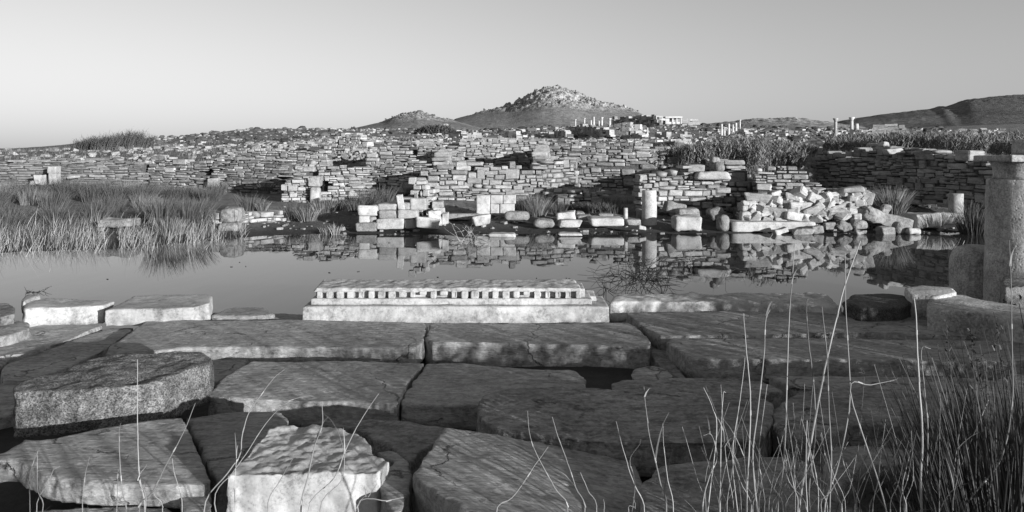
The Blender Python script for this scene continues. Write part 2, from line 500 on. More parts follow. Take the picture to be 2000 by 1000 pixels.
hm = hill('low rise behind the far columns',
     [(1300, 258), (1350, 246), (1400, 241), (1430, 238), (1470, 235), (1510, 234), (1553, 232), (1580, 236), (1620, 240), (1660, 245), (1720, 256)],
     230, 60, 258, 1.6, (.3, 1.1), M_HILL, step=2, rows=70, seed=55)

# ------------------------------------------------------------------ stone shapes
def chamfer_box(seed, ch=.16, jit=.07):
    """unit stone, 24 points: three per corner, 26 faces"""
    r = np.random.default_rng(seed)
    V, ids = [], {}
    for sx_ in (-1, 1):
        for sy_ in (-1, 1):
            for sz_ in (-1, 1):
                c = np.array([sx_, sy_, sz_]) * .5 * (1 - r.random(3) * jit * 2)
                for a in range(3):
                    q = c.copy()
                    for k in range(3):
                        if k != a: q[k] -= np.sign(c[k]) * ch * (.5 + r.random()) * (.6)
                    ids[(sx_, sy_, sz_, a)] = len(V); V.append(q)
    F = []
    for a in range(3):
        u, v_ = [k for k in range(3) if k != a]
        for s in (-1, 1):
            q = []
            for su, sv in ((-1, -1), (1, -1), (1, 1), (-1, 1)):
                key = [0, 0, 0]; key[a] = s; key[u] = su; key[v_] = sv
                q.append(ids[(*key, a)])
            F.append(q)
    for a in range(3):           # edges along axis a
        u, v_ = [k for k in range(3) if k != a]
        for su in (-1, 1):
            for sv in (-1, 1):
                k0 = [0, 0, 0]; k1 = [0, 0, 0]
                k0[a] = -1; k1[a] = 1
                for k in (k0, k1): k[u] = su; k[v_] = sv
                F.append([ids[(*k0, u)], ids[(*k1, u)], ids[(*k1, v_)], ids[(*k0, v_)]])
    for sx_ in (-1, 1):
        for sy_ in (-1, 1):
            for sz_ in (-1, 1):
                F.append([ids[(sx_, sy_, sz_, a)] for a in range(3)])
    V = np.array(V)
    # make faces point outward
    for f in F:
        p = V[f]; n = np.cross(p[1] - p[0], p[2] - p[0])
        if np.dot(n, p.mean(0)) < 0: f.reverse()
    return V, F

CH = [chamfer_box(100 + i, .13 + .025 * (i % 4), .04 + .025 * (i % 3)) for i in range(14)]
BX_V = np.array([[-.5, -.5, -.5], [.5, -.5, -.5], [.5, .5, -.5], [-.5, .5, -.5], [-.5, -.5, .5], [.5, -.5, .5], [.5, .5, .5], [-.5, .5, .5]])
BX_F = [[0, 3, 2, 1], [4, 5, 6, 7], [0, 1, 5, 4], [1, 2, 6, 5], [2, 3, 7, 6], [3, 0, 4, 7]]

def ico(sub, seed, amp=.25, sq=.0):
    bm = bmesh.new()
    bmesh.ops.create_icosphere(bm, subdivisions=sub, radius=.5)
    V = np.array([v.co for v in bm.verts]); F = [[v.index for v in f.verts] for f in bm.faces]
    bm.free()
    if sq:
        m_ = np.abs(V).max(1, keepdims=True)
        V = V * (1 - sq) + (V / m_ * .5) * sq
    V = V * (1 + amp * fbm(V * 2.2 + seed, 3, seed)[:, None])
    return V, F

def join(specs, name):
    """specs: list of (V, F, 4x4 matrix) -> one mesh"""
    vs, fs, n = [], [], 0
    for V, F, Mx in specs:
        Mx = np.array(Mx)
        vs.append(V @ Mx[:3, :3].T + Mx[:3, 3])
        fs.extend([[i + n for i in f] for f in F])
        n += len(V)
    return mesh_np(name, np.concatenate(vs), fs)

LIB = {}
def lib_mesh(kind, i, mat):
    key = (kind, i, mat.name)
    if key not in LIB:
        V, F = CH[i] if kind == 'ch' else ICOS[i]
        me = mesh_np('stone', V, F, kind != 'ch')
        me.materials.append(mat)
        LIB[key] = me
    return LIB[key]
ICOS = [ico(2, s, .2, .45 + .1 * (s % 3)) for s in range(8)]

def basis(u, n, z, loc, sc):
    Mx = Matrix.Identity(4)
    for k, (a, s) in enumerate(zip((u, n, z), sc)):
        for r_ in range(3): Mx[r_][k] = a[r_] * s
    for r_ in range(3): Mx[r_][3] = loc[r_]
    return Mx

# ------------------------------------------------------------------ ruined walls, stone by stone
NSTONE = [0]
def wall(name, label, A, B, tops, base=None, course=(.08, .13), length=(.2, .5), T=.5, mat=None, nmax=300, holes=(), tall=.12,
         ragged=.5, cat='ruined wall', white=0.0, big=(), group=None, cheap=False, seed=None, gap=.009, pale=None, part='stone', chink=.22, roundish=.16):
    """dry stone wall between A=(px,d) and B=(px,d); tops=[(px,py)...] is its ragged top, base=(zA,zB)"""
    mat = mat or M_WALL
    rnd = random.Random(seed if seed is not None else len(bpy.data.objects))
    a = Vector((X(*A), A[1], 0)); bb = Vector((X(*B), B[1], 0))
    Lw = (bb - a).length
    u = (bb - a).normalized()
    n = Vector((u.y, -u.x, 0))
    mid = (a + bb) / 2
    if n.dot(-mid) < 0: n = -n
    up = Vector((0, 0, 1))
    if base is None: base = (G(a.x, a.y) - .12, G(bb.x, bb.y) - .12)
    tp = [p[0] for p in tops]; ty = [p[1] for p in tops]
    def top(s):
        p = a + u * s
        px = 1000 + FPX * p.x / p.y
        return EYE + (HOR - float(np.interp(px, tp, ty))) / FPX * p.y
    def basez(s): return base[0] + (base[1] - base[0]) * s / Lw
    def pix(s, z):
        p = a + u * s
        return 1000 + FPX * p.x / p.y, HOR - (z - EYE) / p.y * FPX
    root = empty(name, (mid.x, mid.y, min(base)))
    bpy.context.view_layer.update()
    tag(root, label, cat, group)
    specs = []
    z0 = min(base); zt = max(top(s) for s in np.linspace(0, Lw, 60))
    occ_next = []
    z = z0
    ph = rnd.random() * 9
    while z < zt:
        h = rnd.uniform(*course) * rnd.choice((.7, .9, 1, 1, 1.2))
        occ = occ_next; occ_next = []
        s = -rnd.random() * length[0] * .5
        while s < Lw:
            l = (length[0] + (length[1] - length[0]) * rnd.random() ** 1.5) * (1 if rnd.random() > .3 else .55)
            c = s + l / 2
            if c > Lw + l * .1: break
            wv = .8 * course[0] * math.sin(c * 1.3 + ph + z * 2) + .35 * course[0] * math.sin(c * 3.7 + ph * 2)
            blocked = any(o0 < c < o1 for o0, o1 in occ)
            hh = h
            if not blocked and rnd.random() < tall and l < length[0] + (length[1] - length[0]) * .75:
                hh = h + rnd.uniform(*course); occ_next.append((s, s + l))
            tz = top(min(max(c, 0), Lw))
            zz = z + wv
            if not blocked and zz + hh * .55 <= tz + rnd.uniform(-ragged, ragged * .3) * course[1] and zz + hh > basez(c) - .02:
                ppx, ppy = pix(c, zz + hh / 2)
                if not any(h0 <= ppx <= h2 and h1 <= ppy <= h3 for h0, h1, h2, h3 in holes):
                    topmost = zz + 2.2 * hh > tz
                    end = c < length[1] or c > Lw - length[1]
                    dep = min(T, .5) if (topmost or end) else rnd.uniform(.26, .38)
                    off = rnd.uniform(-.02, .02)
                    if hh > course[0] * 1.05 and rnd.random() < chink:
                        kk = 3 if hh > course[1] * 1.3 else 2
                        zq = zz
                        for q_ in range(kk):
                            hq = hh / kk * rnd.uniform(.8, 1.15)
                            if rnd.random() < .5 and l > length[0]:
                                sp_ = rnd.uniform(.3, .7)
                                specs.append((s + l * sp_ / 2, zq + hq / 2, l * sp_, hq, dep, off))
                                specs.append((s + l * (1 + sp_) / 2, zq + hq / 2, l * (1 - sp_), hq, dep, off + rnd.uniform(-.02, .02)))
                            else:
                                specs.append((c, zq + hq / 2, l, hq, dep, off + rnd.uniform(-.02, .02)))
                            zq += hh / kk
                    else:
                        specs.append((c, zz + hh / 2, l, hh, dep, off))
            s += l
        z += h
    full = []
    for (c, zc, l, h, dep, off) in specs:
        p = a + u * c - n * (dep / 2 + off - .0)
        ry = rnd.gauss(0, .022)
        uu = (u + up * ry + n * rnd.uniform(-.05, .05)).normalized()
        nn = (n - uu * n.dot(uu)).normalized()
        zz = uu.cross(nn) if uu.cross(nn).z > 0 else nn.cross(uu)
        Mx = basis(uu, nn, zz, (p.x, p.y, zc), ((l - gap) * rnd.uniform(.96, 1.08), dep, (h - gap) * rnd.uniform(.95, 1.1)))
        full.append((l * h, Mx, rnd.randrange(14), off))
    full.sort(key=lambda q: -q[0])
    inv = Matrix.Translation(root.location).inverted()
    for q in full[:nmax]:
        mm = mat
        if white and rnd.random() < white: mm = M_WHITE
        elif pale and rnd.random() < pale: mm = M_PALEWALL
        o = bpy.data.objects.new(part, lib_mesh('ico', q[2] % 8, mm) if rnd.random() < roundish and q[0] < .06 else lib_mesh('ch', q[2], mm)); COL.objects.link(o)
        o.parent = root
        o.matrix_local = inv @ q[1]
        NSTONE[0] += 1
    rest = full[nmax:]
    if rest:
        me = join([(BX_V, BX_F, inv @ q[1]) if cheap else (*CH[q[2]], inv @ q[1]) for q in rest], 'small_stones')
        o = link('small_stones', me, mat); o.parent = root
        tag(o, kind='stuff')
    # core behind the face stones
    k = 60
    vs, fs = [], []
    for i in range(k + 1):
        s = Lw * i / k
        s = min(max(s, .04), Lw - .04)
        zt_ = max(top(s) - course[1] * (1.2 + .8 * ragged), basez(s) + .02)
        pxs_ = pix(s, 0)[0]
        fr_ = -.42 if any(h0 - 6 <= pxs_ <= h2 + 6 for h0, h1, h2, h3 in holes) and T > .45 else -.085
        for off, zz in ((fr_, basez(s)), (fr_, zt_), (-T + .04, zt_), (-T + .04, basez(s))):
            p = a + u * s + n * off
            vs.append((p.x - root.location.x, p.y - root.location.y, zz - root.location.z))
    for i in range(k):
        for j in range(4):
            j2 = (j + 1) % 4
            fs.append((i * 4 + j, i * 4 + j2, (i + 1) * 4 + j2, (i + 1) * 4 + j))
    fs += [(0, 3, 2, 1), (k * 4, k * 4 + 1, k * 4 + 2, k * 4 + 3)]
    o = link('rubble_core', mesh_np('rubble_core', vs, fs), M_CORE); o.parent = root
    return root

RW = 'ruined dry stone walls round the pond'
# ---- left bank, thin slabby stones
wall('ruined_wall', 'long grey wall of thin flat stones behind the dark rushes, reaching the left edge', (-60, 25.2), (281, 25.2),
     [(-60, 312), (30, 311), (90, 306), (150, 310), (200, 309), (250, 312), (281, 311)], (.1, .1), (.06, .11), (.3, .9), nmax=300, tall=.0, T=.6, mat=M_SCHIST, seed=1)
wall('ruined_wall', 'grey thin-stoned wall with two square dark holes, right of the narrow dark slot', (291, 25.2), (552, 23.6),
     [(291, 310), (340, 314), (400, 311), (450, 306), (500, 309), (552, 306)], (.1, .15), (.06, .12), (.25, .75), nmax=300, tall=.03, T=.6, mat=M_SCHIST, seed=2, pale=.3,
     holes=((393, 328, 411, 342), (421, 329, 431, 336), (540, 346, 560, 356)))
wall('ruined_wall', 'narrow pale wall end with stepped left edge, left of the white pillar', (538, 20.6), (604, 20.6),
     [(538, 402), (549, 378), (554, 362), (560, 345), (568, 338), (580, 326), (604, 322)], (.15, .15), (.06, .10), (.18, .45), nmax=200, mat=M_PALEWALL, T=1.6, seed=3, tall=.1)
wall('ruined_wall', 'pale rubble wall right of the white pillar with a square dark window', (623, 20.8), (718, 20.8),
     [(623, 316), (660, 322), (690, 326), (718, 328)], (.15, .15), (.06, .10), (.16, .42), nmax=260, mat=M_PALEWALL, T=.5, seed=4, tall=.1,
     holes=((622, 354, 641, 374),))
wall('ruined_wall', 'wall of small stones behind the shaded rushes in the middle left', (716, 22.6), (830, 22.0),
     [(716, 318), (750, 312), (790, 306), (830, 318)], (.2, .2), (.07, .11), (.2, .5), nmax=260, T=.5, seed=5, pale=.3)
wall('ruined_wall', 'upper wall of small pale stones on the slope above the white pillar', (430, 29), (640, 28),
     [(430, 302), (470, 292), (520, 288), (560, 292), (600, 296), (640, 290)], (1.0, 1.0), (.07, .12), (.2, .5), nmax=220, T=.5, seed=6, pale=.3)
wall('ruined_wall', 'tall ragged pale gable remnant on the slope, above the middle left wall', (640, 34), (722, 33),
     [(640, 285), (655, 268), (668, 262), (690, 258), (705, 264), (722, 282)], (1.3, 1.3), (.09, .15), (.2, .5), nmax=200, mat=M_PALEWALL, T=.6, seed=7)
wall('ruined_wall', 'long terrace wall of small stones stepping up the slope behind the centre wall', (715, 27.5), (905, 27),
     [(715, 300), (745, 288), (800, 281), (860, 283), (905, 288)], (.8, .8), (.08, .13), (.22, .6), nmax=300, T=.5, seed=8, pale=.15, tall=.04, holes=((798, 290, 812, 300),))
wall('ruined_wall', 'broad terrace wall of small even stones above the centre wall', (880, 27), (1068, 27.5),
     [(880, 290), (905, 278), (960, 272), (1020, 276), (1068, 270)], (.9, .9), (.09, .14), (.25, .6), nmax=300, T=.6, seed=9, tall=.04, holes=((891, 301, 908, 312),))
# ---- centre
wall('ruined_wall', 'centre wall of large squared grey stones behind the white marble panel', (808, 20.2), (1062, 20.2),
     [(808, 345), (822, 338), (840, 328), (870, 322), (900, 318), (960, 318), (1010, 317), (1050, 318), (1062, 316)], (.05, .05), (.10, .155), (.25, .60), nmax=300, T=.6, seed=10, tall=.10, white=.02)
wall('ruined_wall', 'tumbled wall of mixed grey stones joining the centre wall on its right', (1058, 20.4), (1128, 21.2),
     [(1058, 318), (1075, 310), (1100, 312), (1128, 320)], (.1, .1), (.08, .17), (.18, .42), nmax=200, T=.7, seed=11, tall=.2)
wall('ruined_wall', 'low front wall of grey stones with a grass-fringed foot, right of the centre wall', (1088, 19.2), (1181, 19.2),
     [(1088, 371), (1140, 373), (1181, 374)], (.1, .1), (.07, .12), (.18, .42), nmax=160, T=.5, seed=12)
wall('ruined_wall', 'long grey wall crossed by a slanting shadow, behind the lone marble column', (1110, 23.0), (1330, 22.2),
     [(1110, 312), (1150, 300), (1200, 296), (1260, 290), (1300, 298), (1330, 304)], (.2, .3), (.09, .15), (.25, .65), nmax=300, T=.6, seed=13)
wall('ruined_wall', 'terrace of flat stones above the shadowed wall', (1070, 26.5), (1300, 25.5),
     [(1070, 283), (1120, 279), (1180, 281), (1230, 276), (1300, 284)], (1.0, 1.0), (.09, .15), (.25, .7), nmax=240, T=.6, seed=14)
wall('ruined_wall', 'cross wall added behind the stepped wall to cast the slanting shadow', (1416, 18.5), (1368, 22.4),  # added as the caster of the slanting shadow on the wall behind
     [(1360, 309), (1380, 306), (1400, 311), (1418, 316)], (.2, .3), (.09, .15), (.2, .5), nmax=120, T=.6, seed=23)
wall('ruined_wall', 'short cross wall with a shaded left face behind the shaded rushes', (720, 22.4), (716, 20.9),
     [(700, 326), (717, 330), (721, 324)], (.2, .2), (.07, .12), (.2, .4), nmax=60, T=.5, seed=24)
wall('ruined_wall', 'short cross wall added for its shaded face, left of the terrace of even stones', (884, 26.8), (876, 22.5),  # spur added to give a dark left face and a shadow here
     [(870, 318), (880, 296), (890, 282)], (.6, .4), (.08, .13), (.2, .5), nmax=80, T=.5, seed=25)
wall('ruined_wall', 'cross wall stub added for shade between the even terrace and the long shadowed wall', (1075, 26.5), (1070, 22.8),  # another added spur, put in for its shaded side and cast shadow
     [(1062, 304), (1072, 290), (1080, 282)], (.6, .3), (.09, .14), (.2, .5), nmax=80, T=.5, seed=26)
# ---- right of the column
wall('ruined_wall', 'stepped wall of thick grey stones directly right of the lone marble column', (1253, 17.6), (1424, 17.9),
     [(1253, 343), (1276, 343), (1278, 337), (1300, 338), (1303, 324), (1340, 322), (1352, 333), (1424, 336)], (.15, .15), (.09, .16), (.2, .5), nmax=300, T=.6, seed=15, tall=.15, pale=.35)
wall('ruined_wall', 'broken tower of grey stones behind the bright rubble heap', (1478, 17.6), (1586, 17.3),
     [(1478, 328), (1500, 324), (1530, 323), (1560, 322), (1575, 330), (1586, 352)], (.3, .3), (.08, .14), (.18, .45), nmax=220, T=1.0, seed=16, tall=.18, pale=.45)
wall('ruined_wall', 'low ruined spur of stones in the dark gap left of the broken tower', (1425, 18.2), (1484, 18.0),
     [(1425, 352), (1450, 350), (1470, 348), (1484, 340)], (.3, .3), (.1, .15), (.2, .4), nmax=80, T=.6, seed=17)
wall('ruined_wall', 'long dark shaded wall on the right behind the bushy rush tuft', (1588, 23.2), (1938, 16.9),
     [(1588, 300), (1640, 296), (1690, 290), (1740, 284), (1785, 281), (1830, 292), (1880, 302), (1938, 318)], (.3, .45), (.09, .15), (.25, .6), nmax=300, T=.7, seed=18, tall=.12)
wall('ruined_wall', 'sunlit rubble front of the bright heap, facing the pond above the kerb', (1446, 16.5), (1592, 16.3),
     [(1446, 398), (1465, 388), (1480, 378), (1520, 372), (1560, 366), (1592, 366)], (.1, .1), (.07, .13), (.15, .4), nmax=220, T=1.2, seed=19, mat=M_PALEWALL, tall=.15)
wall('ruined_wall', 'short wall with a dark niche between stone jambs, right end of the bright heap', (1590, 16.7), (1690, 16.4),
     [(1590, 366), (1640, 364), (1690, 368)], (.15, .15), (.07, .12), (.15, .35), nmax=160, T=.9, seed=20, mat=M_PALEWALL, holes=((1600, 384, 1622, 412), (1636, 378, 1658, 430)))
wall('ruined_wall', 'low pale wall of thin stones by the water, right of the left rush bank', (428, 15.7), (556, 17.0),
     [(428, 414), (440, 410), (480, 416), (520, 412), (556, 402)], (.05, .1), (.06, .1), (.18, .45), nmax=180, T=.7, seed=21, mat=M_PALEWALL, tall=.1)
wall('ruined_wall', 'small stone pier stepping up behind the stack of dressed blocks', (786, 16.6), (838, 16.5),
     [(786, 392), (800, 376), (806, 362), (830, 360), (838, 372)], (.1, .1), (.07, .12), (.15, .35), nmax=100, T=.8, seed=22, mat=M_PALEWALL, tall=.2)

# ---- further ruins up the slope: same building, stones too small to pick apart singly
FARW = [
 ('roofless block of two pale piers on the slope above the centre wall', (814, 40), (866, 39.5), [(814, 271), (830, 269), (855, 270), (866, 274)], ((834, 285, 840, 300), (850, 286, 862, 300))),
 ('pale broken wall corner on the skyline slope under the saddle', (868, 62), (900, 60), [(868, 268), (885, 256), (899, 253), (900, 262)], ()),
 ('small square pale ruin with a low doorway under the saddle', (915, 62), (936, 62), [(915, 256), (936, 256)], ((921, 264, 924, 272),)),
 ('jagged pale wall remnant with a thin upright stone', (982, 60), (1030, 58), [(982, 268), (990, 256), (1005, 256), (1010, 263), (1030, 266)], ()),
 ('long pale wall piece left of the great dark wall', (1030, 72), (1080, 70), [(1030, 254), (1045, 249), (1080, 249)], ()),
 ('dark side wall running back from the jagged pale remnant', (998, 78), (1034, 72), [(998, 256), (1034, 252)], ()),
 ('dark side wall between two pale wall ends', (1050, 70), (1106, 62), [(1050, 262), (1080, 257), (1106, 252)], ()),
 ('great dark shaded wall in the middle of the hillside ruins', (1106, 72), (1176, 62), [(1106, 246), (1130, 246), (1176, 250)], ()),
 ('pale wall pierced by a dark doorway beside the great dark wall', (1173, 62), (1189, 61), [(1173, 249), (1189, 249)], ((1178, 259, 1185, 270),)),
 ('tall white wall standing left of the white gable', (1194, 64), (1227, 63), [(1194, 244), (1215, 242), (1226, 237), (1227, 238)], ()),
 ('white gabled wall stepping down right of the tall white wall', (1233, 63), (1256, 62.5), [(1233, 238), (1245, 243), (1256, 248)], ()),
 ('low dark wall below the white gable', (1216, 58), (1252, 54), [(1216, 262), (1252, 260)], ()),
 ('long dark wall of the high terrace below the summit ridge', (1196, 112), (1284, 100), [(1196, 228), (1240, 227), (1284, 225)], ()),
 ('pale end wall of the high dark terrace', (1284, 100), (1295, 101), [(1284, 225), (1295, 226)], ()),
 ('grey rough outcrop wall right of the white museum building', (1333, 112), (1362, 112), [(1333, 229), (1345, 226), (1358, 231), (1362, 237)], ()),
 ('low pale ruin under the bush, left of the column group', (1280, 58), (1300, 57), [(1280, 258), (1300, 257)], ()),
 ('pale stub of wall right of the white gable', (1330, 60), (1345, 60), [(1330, 259), (1345, 258)], ()),
 ('stepped pale wall at the right of the column group', (1440, 70), (1454, 69), [(1440, 258), (1447, 255), (1453, 250), (1454, 251)], ()),
 ('long pale wall on the slope right of the two tall columns', (1707, 60), (1768, 59), [(1707, 243), (1735, 241), (1768, 245)], ()),
 ('pale stacked wall end behind the reed thickets', (1580, 36), (1608, 35.5), [(1580, 271), (1607, 270)], ()),
 ('low pale stones tumbling left of the dark shaded wall', (1572, 27), (1612, 26), [(1572, 290), (1590, 284), (1612, 285)], ()),
 ('square grey pier beside the middle reed thicket', (1319, 33), (1336, 32.5), [(1319, 273), (1336, 272)], ()),
 ('low dark wall rising behind the square pier', (1288, 34), (1318, 32), [(1288, 278), (1318, 271)], ()),
 ('broken grey wall crossing the slope above the tumbled stones', (1085, 32), (1170, 31), [(1085, 284), (1110, 278), (1150, 279), (1170, 282)], ()),
 ('low grey terrace wall under the great dark wall', (1180, 36), (1290, 34), [(1180, 279), (1230, 275), (1290, 274)], ()),
 ('thin terrace wall with rubble top, left of the roofless block', (700, 44), (815, 42), [(700, 276), (760, 273), (815, 277)], ()),
 ('grey wall along the left slope below the dark domed bush', (540, 42), (650, 40), [(540, 284), (600, 280), (650, 284)], ()),
 ('long low field wall on the left hillside crest', (655, 92), (790, 88), [(655, 258), (720, 256), (790, 259)], ()),
 ('grey wall of small stones under the jagged remnant', (900, 40), (1062, 39), [(900, 272), (980, 267), (1062, 268)], ()),
]
for i, (lab, A, B, tops, holes) in enumerate(FARW):
    d = A[1]
    sc = max(1.0, d / 40)
    wall('ruined_wall', lab, A, B, tops, None, (.10 * sc, .18 * sc), (.22 * sc, .6 * sc), T=.7, nmax=0, cheap=True, ragged=.15, mat=M_WHITEFAR if 'white' in lab[:9] else M_PALEWALL if ('pale' in lab or 'white' in lab) else M_FARWALL,
         holes=holes, seed=200 + i, tall=.1, group=None)

# ------------------------------------------------------------------ foreground slabs
def densify(pts, step=.06, jit=.006, seed=0):
    r = np.random.default_rng(seed)
    out = []
    n = len(pts)
    for i in range(n):
        a, b_ = pts[i], pts[(i + 1) % n]
        L = (b_ - a).length
        k = max(1, int(L / step))
        nrm = Vector((-(b_ - a).y, (b_ - a).x, 0)).normalized() if L > 1e-6 else Vector((0, 0, 0))
        for j in range(k):
            q = a.lerp(b_, j / k)
            if j: q = q + nrm * float(r.normal(0, jit))
            out.append(q)
    return out

def remesh(me, vox, smooth_it=4):
    o = bpy.data.objects.new('slab', me); COL.objects.link(o)
    md = o.modifiers.new('r', 'REMESH'); md.mode = 'VOXEL'; md.voxel_size = vox; md.use_smooth_shade = True
    if smooth_it:
        ms = o.modifiers.new('s', 'SMOOTH'); ms.factor = .5; ms.iterations = smooth_it
    dg = bpy.context.evaluated_depsgraph_get()
    me2 = bpy.data.meshes.new_from_object(o.evaluated_get(dg))
    bpy.data.objects.remove(o)
    return me2

def displace(me, amp, sc, seed, layers=0.0, top_amp=None, chip=0.0):
    n = len(me.vertices)
    co = np.empty(n * 3, np.float32); me.vertices.foreach_get('co', co); co = co.reshape(-1, 3).astype(float)
    no = np.empty(n * 3, np.float32); me.vertices.foreach_get('normal', no); no = no.reshape(-1, 3).astype(float)
    d = fbm(co * sc * np.array([1, 1, 1.6]), 5, seed, .55) * amp
    if top_amp is not None:
        d = d * np.where(no[:, 2] > .6, top_amp / amp, 1.0)
    if layers:
        q = co[:, 2] * 38 + fbm(co * 2.0, 3, seed + 5) * 1.2
        side = np.clip(1 - np.abs(no[:, 2]) * 1.3, 0, 1)
        d = d + np.sin(q) * layers * side
    if chip:
        side = np.clip(1 - np.abs(no[:, 2]), 0, 1)
        c = np.clip(fbm(co * 3.2, 4, seed + 31, .6) - .25, 0, 1)
        d = d - c * chip * (side + .35)
    co = co + no * d[:, None]
    me.vertices.foreach_set('co', co.astype(np.float32).ravel())
    me.update()

FGG = 'worn marble slabs paving the near edge of the pond'
def slab(label, poly, z, t, mat, vox=.014, amp=.007, sc=2.2, seed=0, layers=.003, chip=.024, sm=1, name='stone_slab', cat='stone slab', group=None, top_amp=None, taper=0.0):
    """slab whose top outline is given by photo pixels at height z (or per point height as third value)"""
    pts = [P(p[0], p[1], p[2] if len(p) > 2 else z) for p in poly]
    pts = densify(pts, .05, .005, seed)
    c = sum((p for p in pts), Vector()) / len(pts)
    # counter-clockwise from above
    ar = sum(pts[i].x * pts[(i + 1) % len(pts)].y - pts[(i + 1) % len(pts)].x * pts[i].y for i in range(len(pts)))
    if ar < 0: pts.reverse()
    zb = z - t
    n = len(pts)
    loc = Vector((c.x, c.y, zb))
    vs = [p - loc for p in pts] + [Vector((c.x + (p.x - c.x) * (1 - taper), c.y + (p.y - c.y) * (1 - taper), zb)) - loc for p in pts]
    fs = [list(range(n)), list(range(2 * n - 1, n - 1, -1))] + [[i, n + i, n + (i + 1) % n, (i + 1) % n] for i in range(n)]
    me = mesh_np(name, vs, fs)
    bm = bmesh.new(); bm.from_mesh(me); bmesh.ops.triangulate(bm, faces=bm.faces[:]); bmesh.ops.recalc_face_normals(bm, faces=bm.faces[:]); bm.to_mesh(me); bm.free()
    me = remesh(me, vox, sm)
    displace(me, amp, sc, seed, layers, top_amp, chip)
    me.materials.clear(); me.materials.append(mat)
    o = bpy.data.objects.new(name, me); COL.objects.link(o)
    o.location = loc
    tag(o, label, cat, group)
    return o

S0, S1, S2 = M_SLAB
# back row
slab('pale split block with layered front, far left of the back row', [(47, 596), (60, 584), (95, 581), (140, 582), (225, 588), (203, 597), (150, 599), (80, 600), (50, 604)], .33, .17, M_WHITE, .018, .012, seed=1, layers=.008, chip=.03)
slab('pale slab with a chipped upturned right end, beside the layered block', [(235, 591), (262, 577), (300, 575), (405, 575), (416, 579), (412, 592), (378, 600), (330, 603), (255, 604), (215, 605), (201, 608)], .33, .15, M_WHITE, .018, .008, seed=2, chip=.02)
slab('small thin flake of stone on the slabs left of the carved cornice', [(412, 616), (440, 604), (460, 600), (512, 600), (538, 613), (515, 616), (470, 617)], .22, .045, S0, .012, .005, seed=3, chip=.01, sm=2)
slab('flat dark slab under the thin flake of stone', [(385, 622), (420, 611), (545, 611), (610, 614), (610, 625), (450, 624)], .15, .1, S0, .014, seed=4)
slab('dark round-topped boulder at the left edge of the back row', [(-50, 612), (-20, 592), (15, 590), (29, 596), (31, 612), (0, 618)], .33, .2, M_SHORE, .018, .012, seed=5, chip=.02, name='boulder', cat='boulder')
slab('rounded rock below the dark boulder at the left edge', [(-60, 645), (-20, 630), (30, 625), (58, 628), (62, 640), (20, 655), (-40, 665)], .24, .15, M_SHORE, .018, .012, seed=6, name='boulder', cat='boulder')
slab('little pale cap stone behind the layered block at the far left', [(44, 583), (52, 575), (75, 573), (79, 577), (60, 583), (46, 589)], .36, .12, M_WHITE, .014, .006, seed=7, sm=2)
# left flat dark slabs
slab('dark striped slab running to the left edge under the layered block', [(-80, 668), (60, 637), (95, 633), (202, 635), (130, 664), (60, 690), (0, 697), (-70, 705)], .17, .14, S1, .014, .008, seed=8, layers=.002)
slab('long dark slab left of the great lit slab, its tip lit', [(2, 722), (12, 712), (100, 680), (155, 659), (205, 642), (262, 641), (212, 680), (130, 720), (75, 737), (30, 743), (2, 743)], .15, .14, S1, .014, .008, seed=9)
slab('dark flat slab behind the granite block at the left edge', [(-80, 748), (15, 746), (60, 750), (60, 800), (-20, 820), (-80, 826)], .12, .12, S1, .014, .008, seed=10)
slab('small lit wedge of slab at the left edge above the dark long slab', [(-60, 705), (-10, 693), (30, 692), (12, 706), (-5, 722), (-60, 730)], .15, .12, S0, .018, .008, seed=12)
# second row
slab('great sunlit slab crossing the left half, striped by reed shadows', [(285, 627), (330, 625), (600, 625), (830, 629), (837, 636), (826, 668), (812, 679), (560, 678), (360, 679), (230, 690), (206, 690), (213, 675)], .22, .15, S2, .014, .006, seed=13, chip=.012, top_amp=.005)
slab('grey thick slab in the middle, right of the great sunlit slab', [(842, 633), (1000, 631), (1228, 631), (1246, 640), (1272, 668), (1268, 677), (1200, 673), (1000, 671), (845, 669), (831, 662)], .22, .21, S0, .014, .009, seed=14, chip=.022)
slab('long grey slab on the right touching the bright broken block', [(1222, 612), (1300, 609), (1400, 608), (1600, 609), (1790, 611), (1840, 625), (1893, 656), (1700, 648), (1500, 654), (1290, 657), (1262, 642)], .24, .14, S0, .014, .008, seed=15, chip=.015)
slab('longest grey slab on the right with a small drilled hole', [(1310, 661), (1500, 660), (1700, 662), (1900, 665), (2140, 668), (2160, 703), (1900, 706), (1600, 703), (1400, 702), (1345, 698), (1310, 676), (1300, 668)], .24, .17, S2, .014, .008, seed=16, chip=.015)
slab('sloping end piece between the middle slab and the long right slabs', [(1196, 612), (1225, 611), (1292, 668), (1330, 720), (1345, 742), (1318, 742), (1285, 712), (1262, 680)], .13, .12, M_SLABD, .014, .01, seed=17)
# third row
slab('small dark striped slab wedged behind the granite block', [(412, 697), (490, 697), (476, 712), (450, 730), (425, 744), (408, 750)], .13, .11, S1, .014, .006, seed=18)
slab('dark slab below the great sunlit slab, cracked along its right side', [(492, 705), (600, 704), (829, 709), (800, 744), (778, 788), (700, 786), (560, 782), (425, 776), (404, 772), (440, 735)], .22, .17, S0, .014, .009, seed=19, chip=.015, layers=.004)
slab('dark slab right of the crack, tapering to a broken right tip', [(834, 709), (900, 708), (1040, 719), (1125, 723), (1146, 742), (1142, 760), (1000, 776), (950, 790), (860, 792), (784, 790), (782, 782), (806, 744)], .21, .16, S0, .014, .009, seed=20, chip=.02, layers=.004)
slab('smooth domed cap stone in the gap between the grey slabs', [(1228, 732), (1240, 718), (1272, 712), (1300, 718), (1318, 734), (1290, 742), (1240, 742)], .17, .14, S0, .014, .006, seed=21, sm=8, name='boulder', cat='boulder')
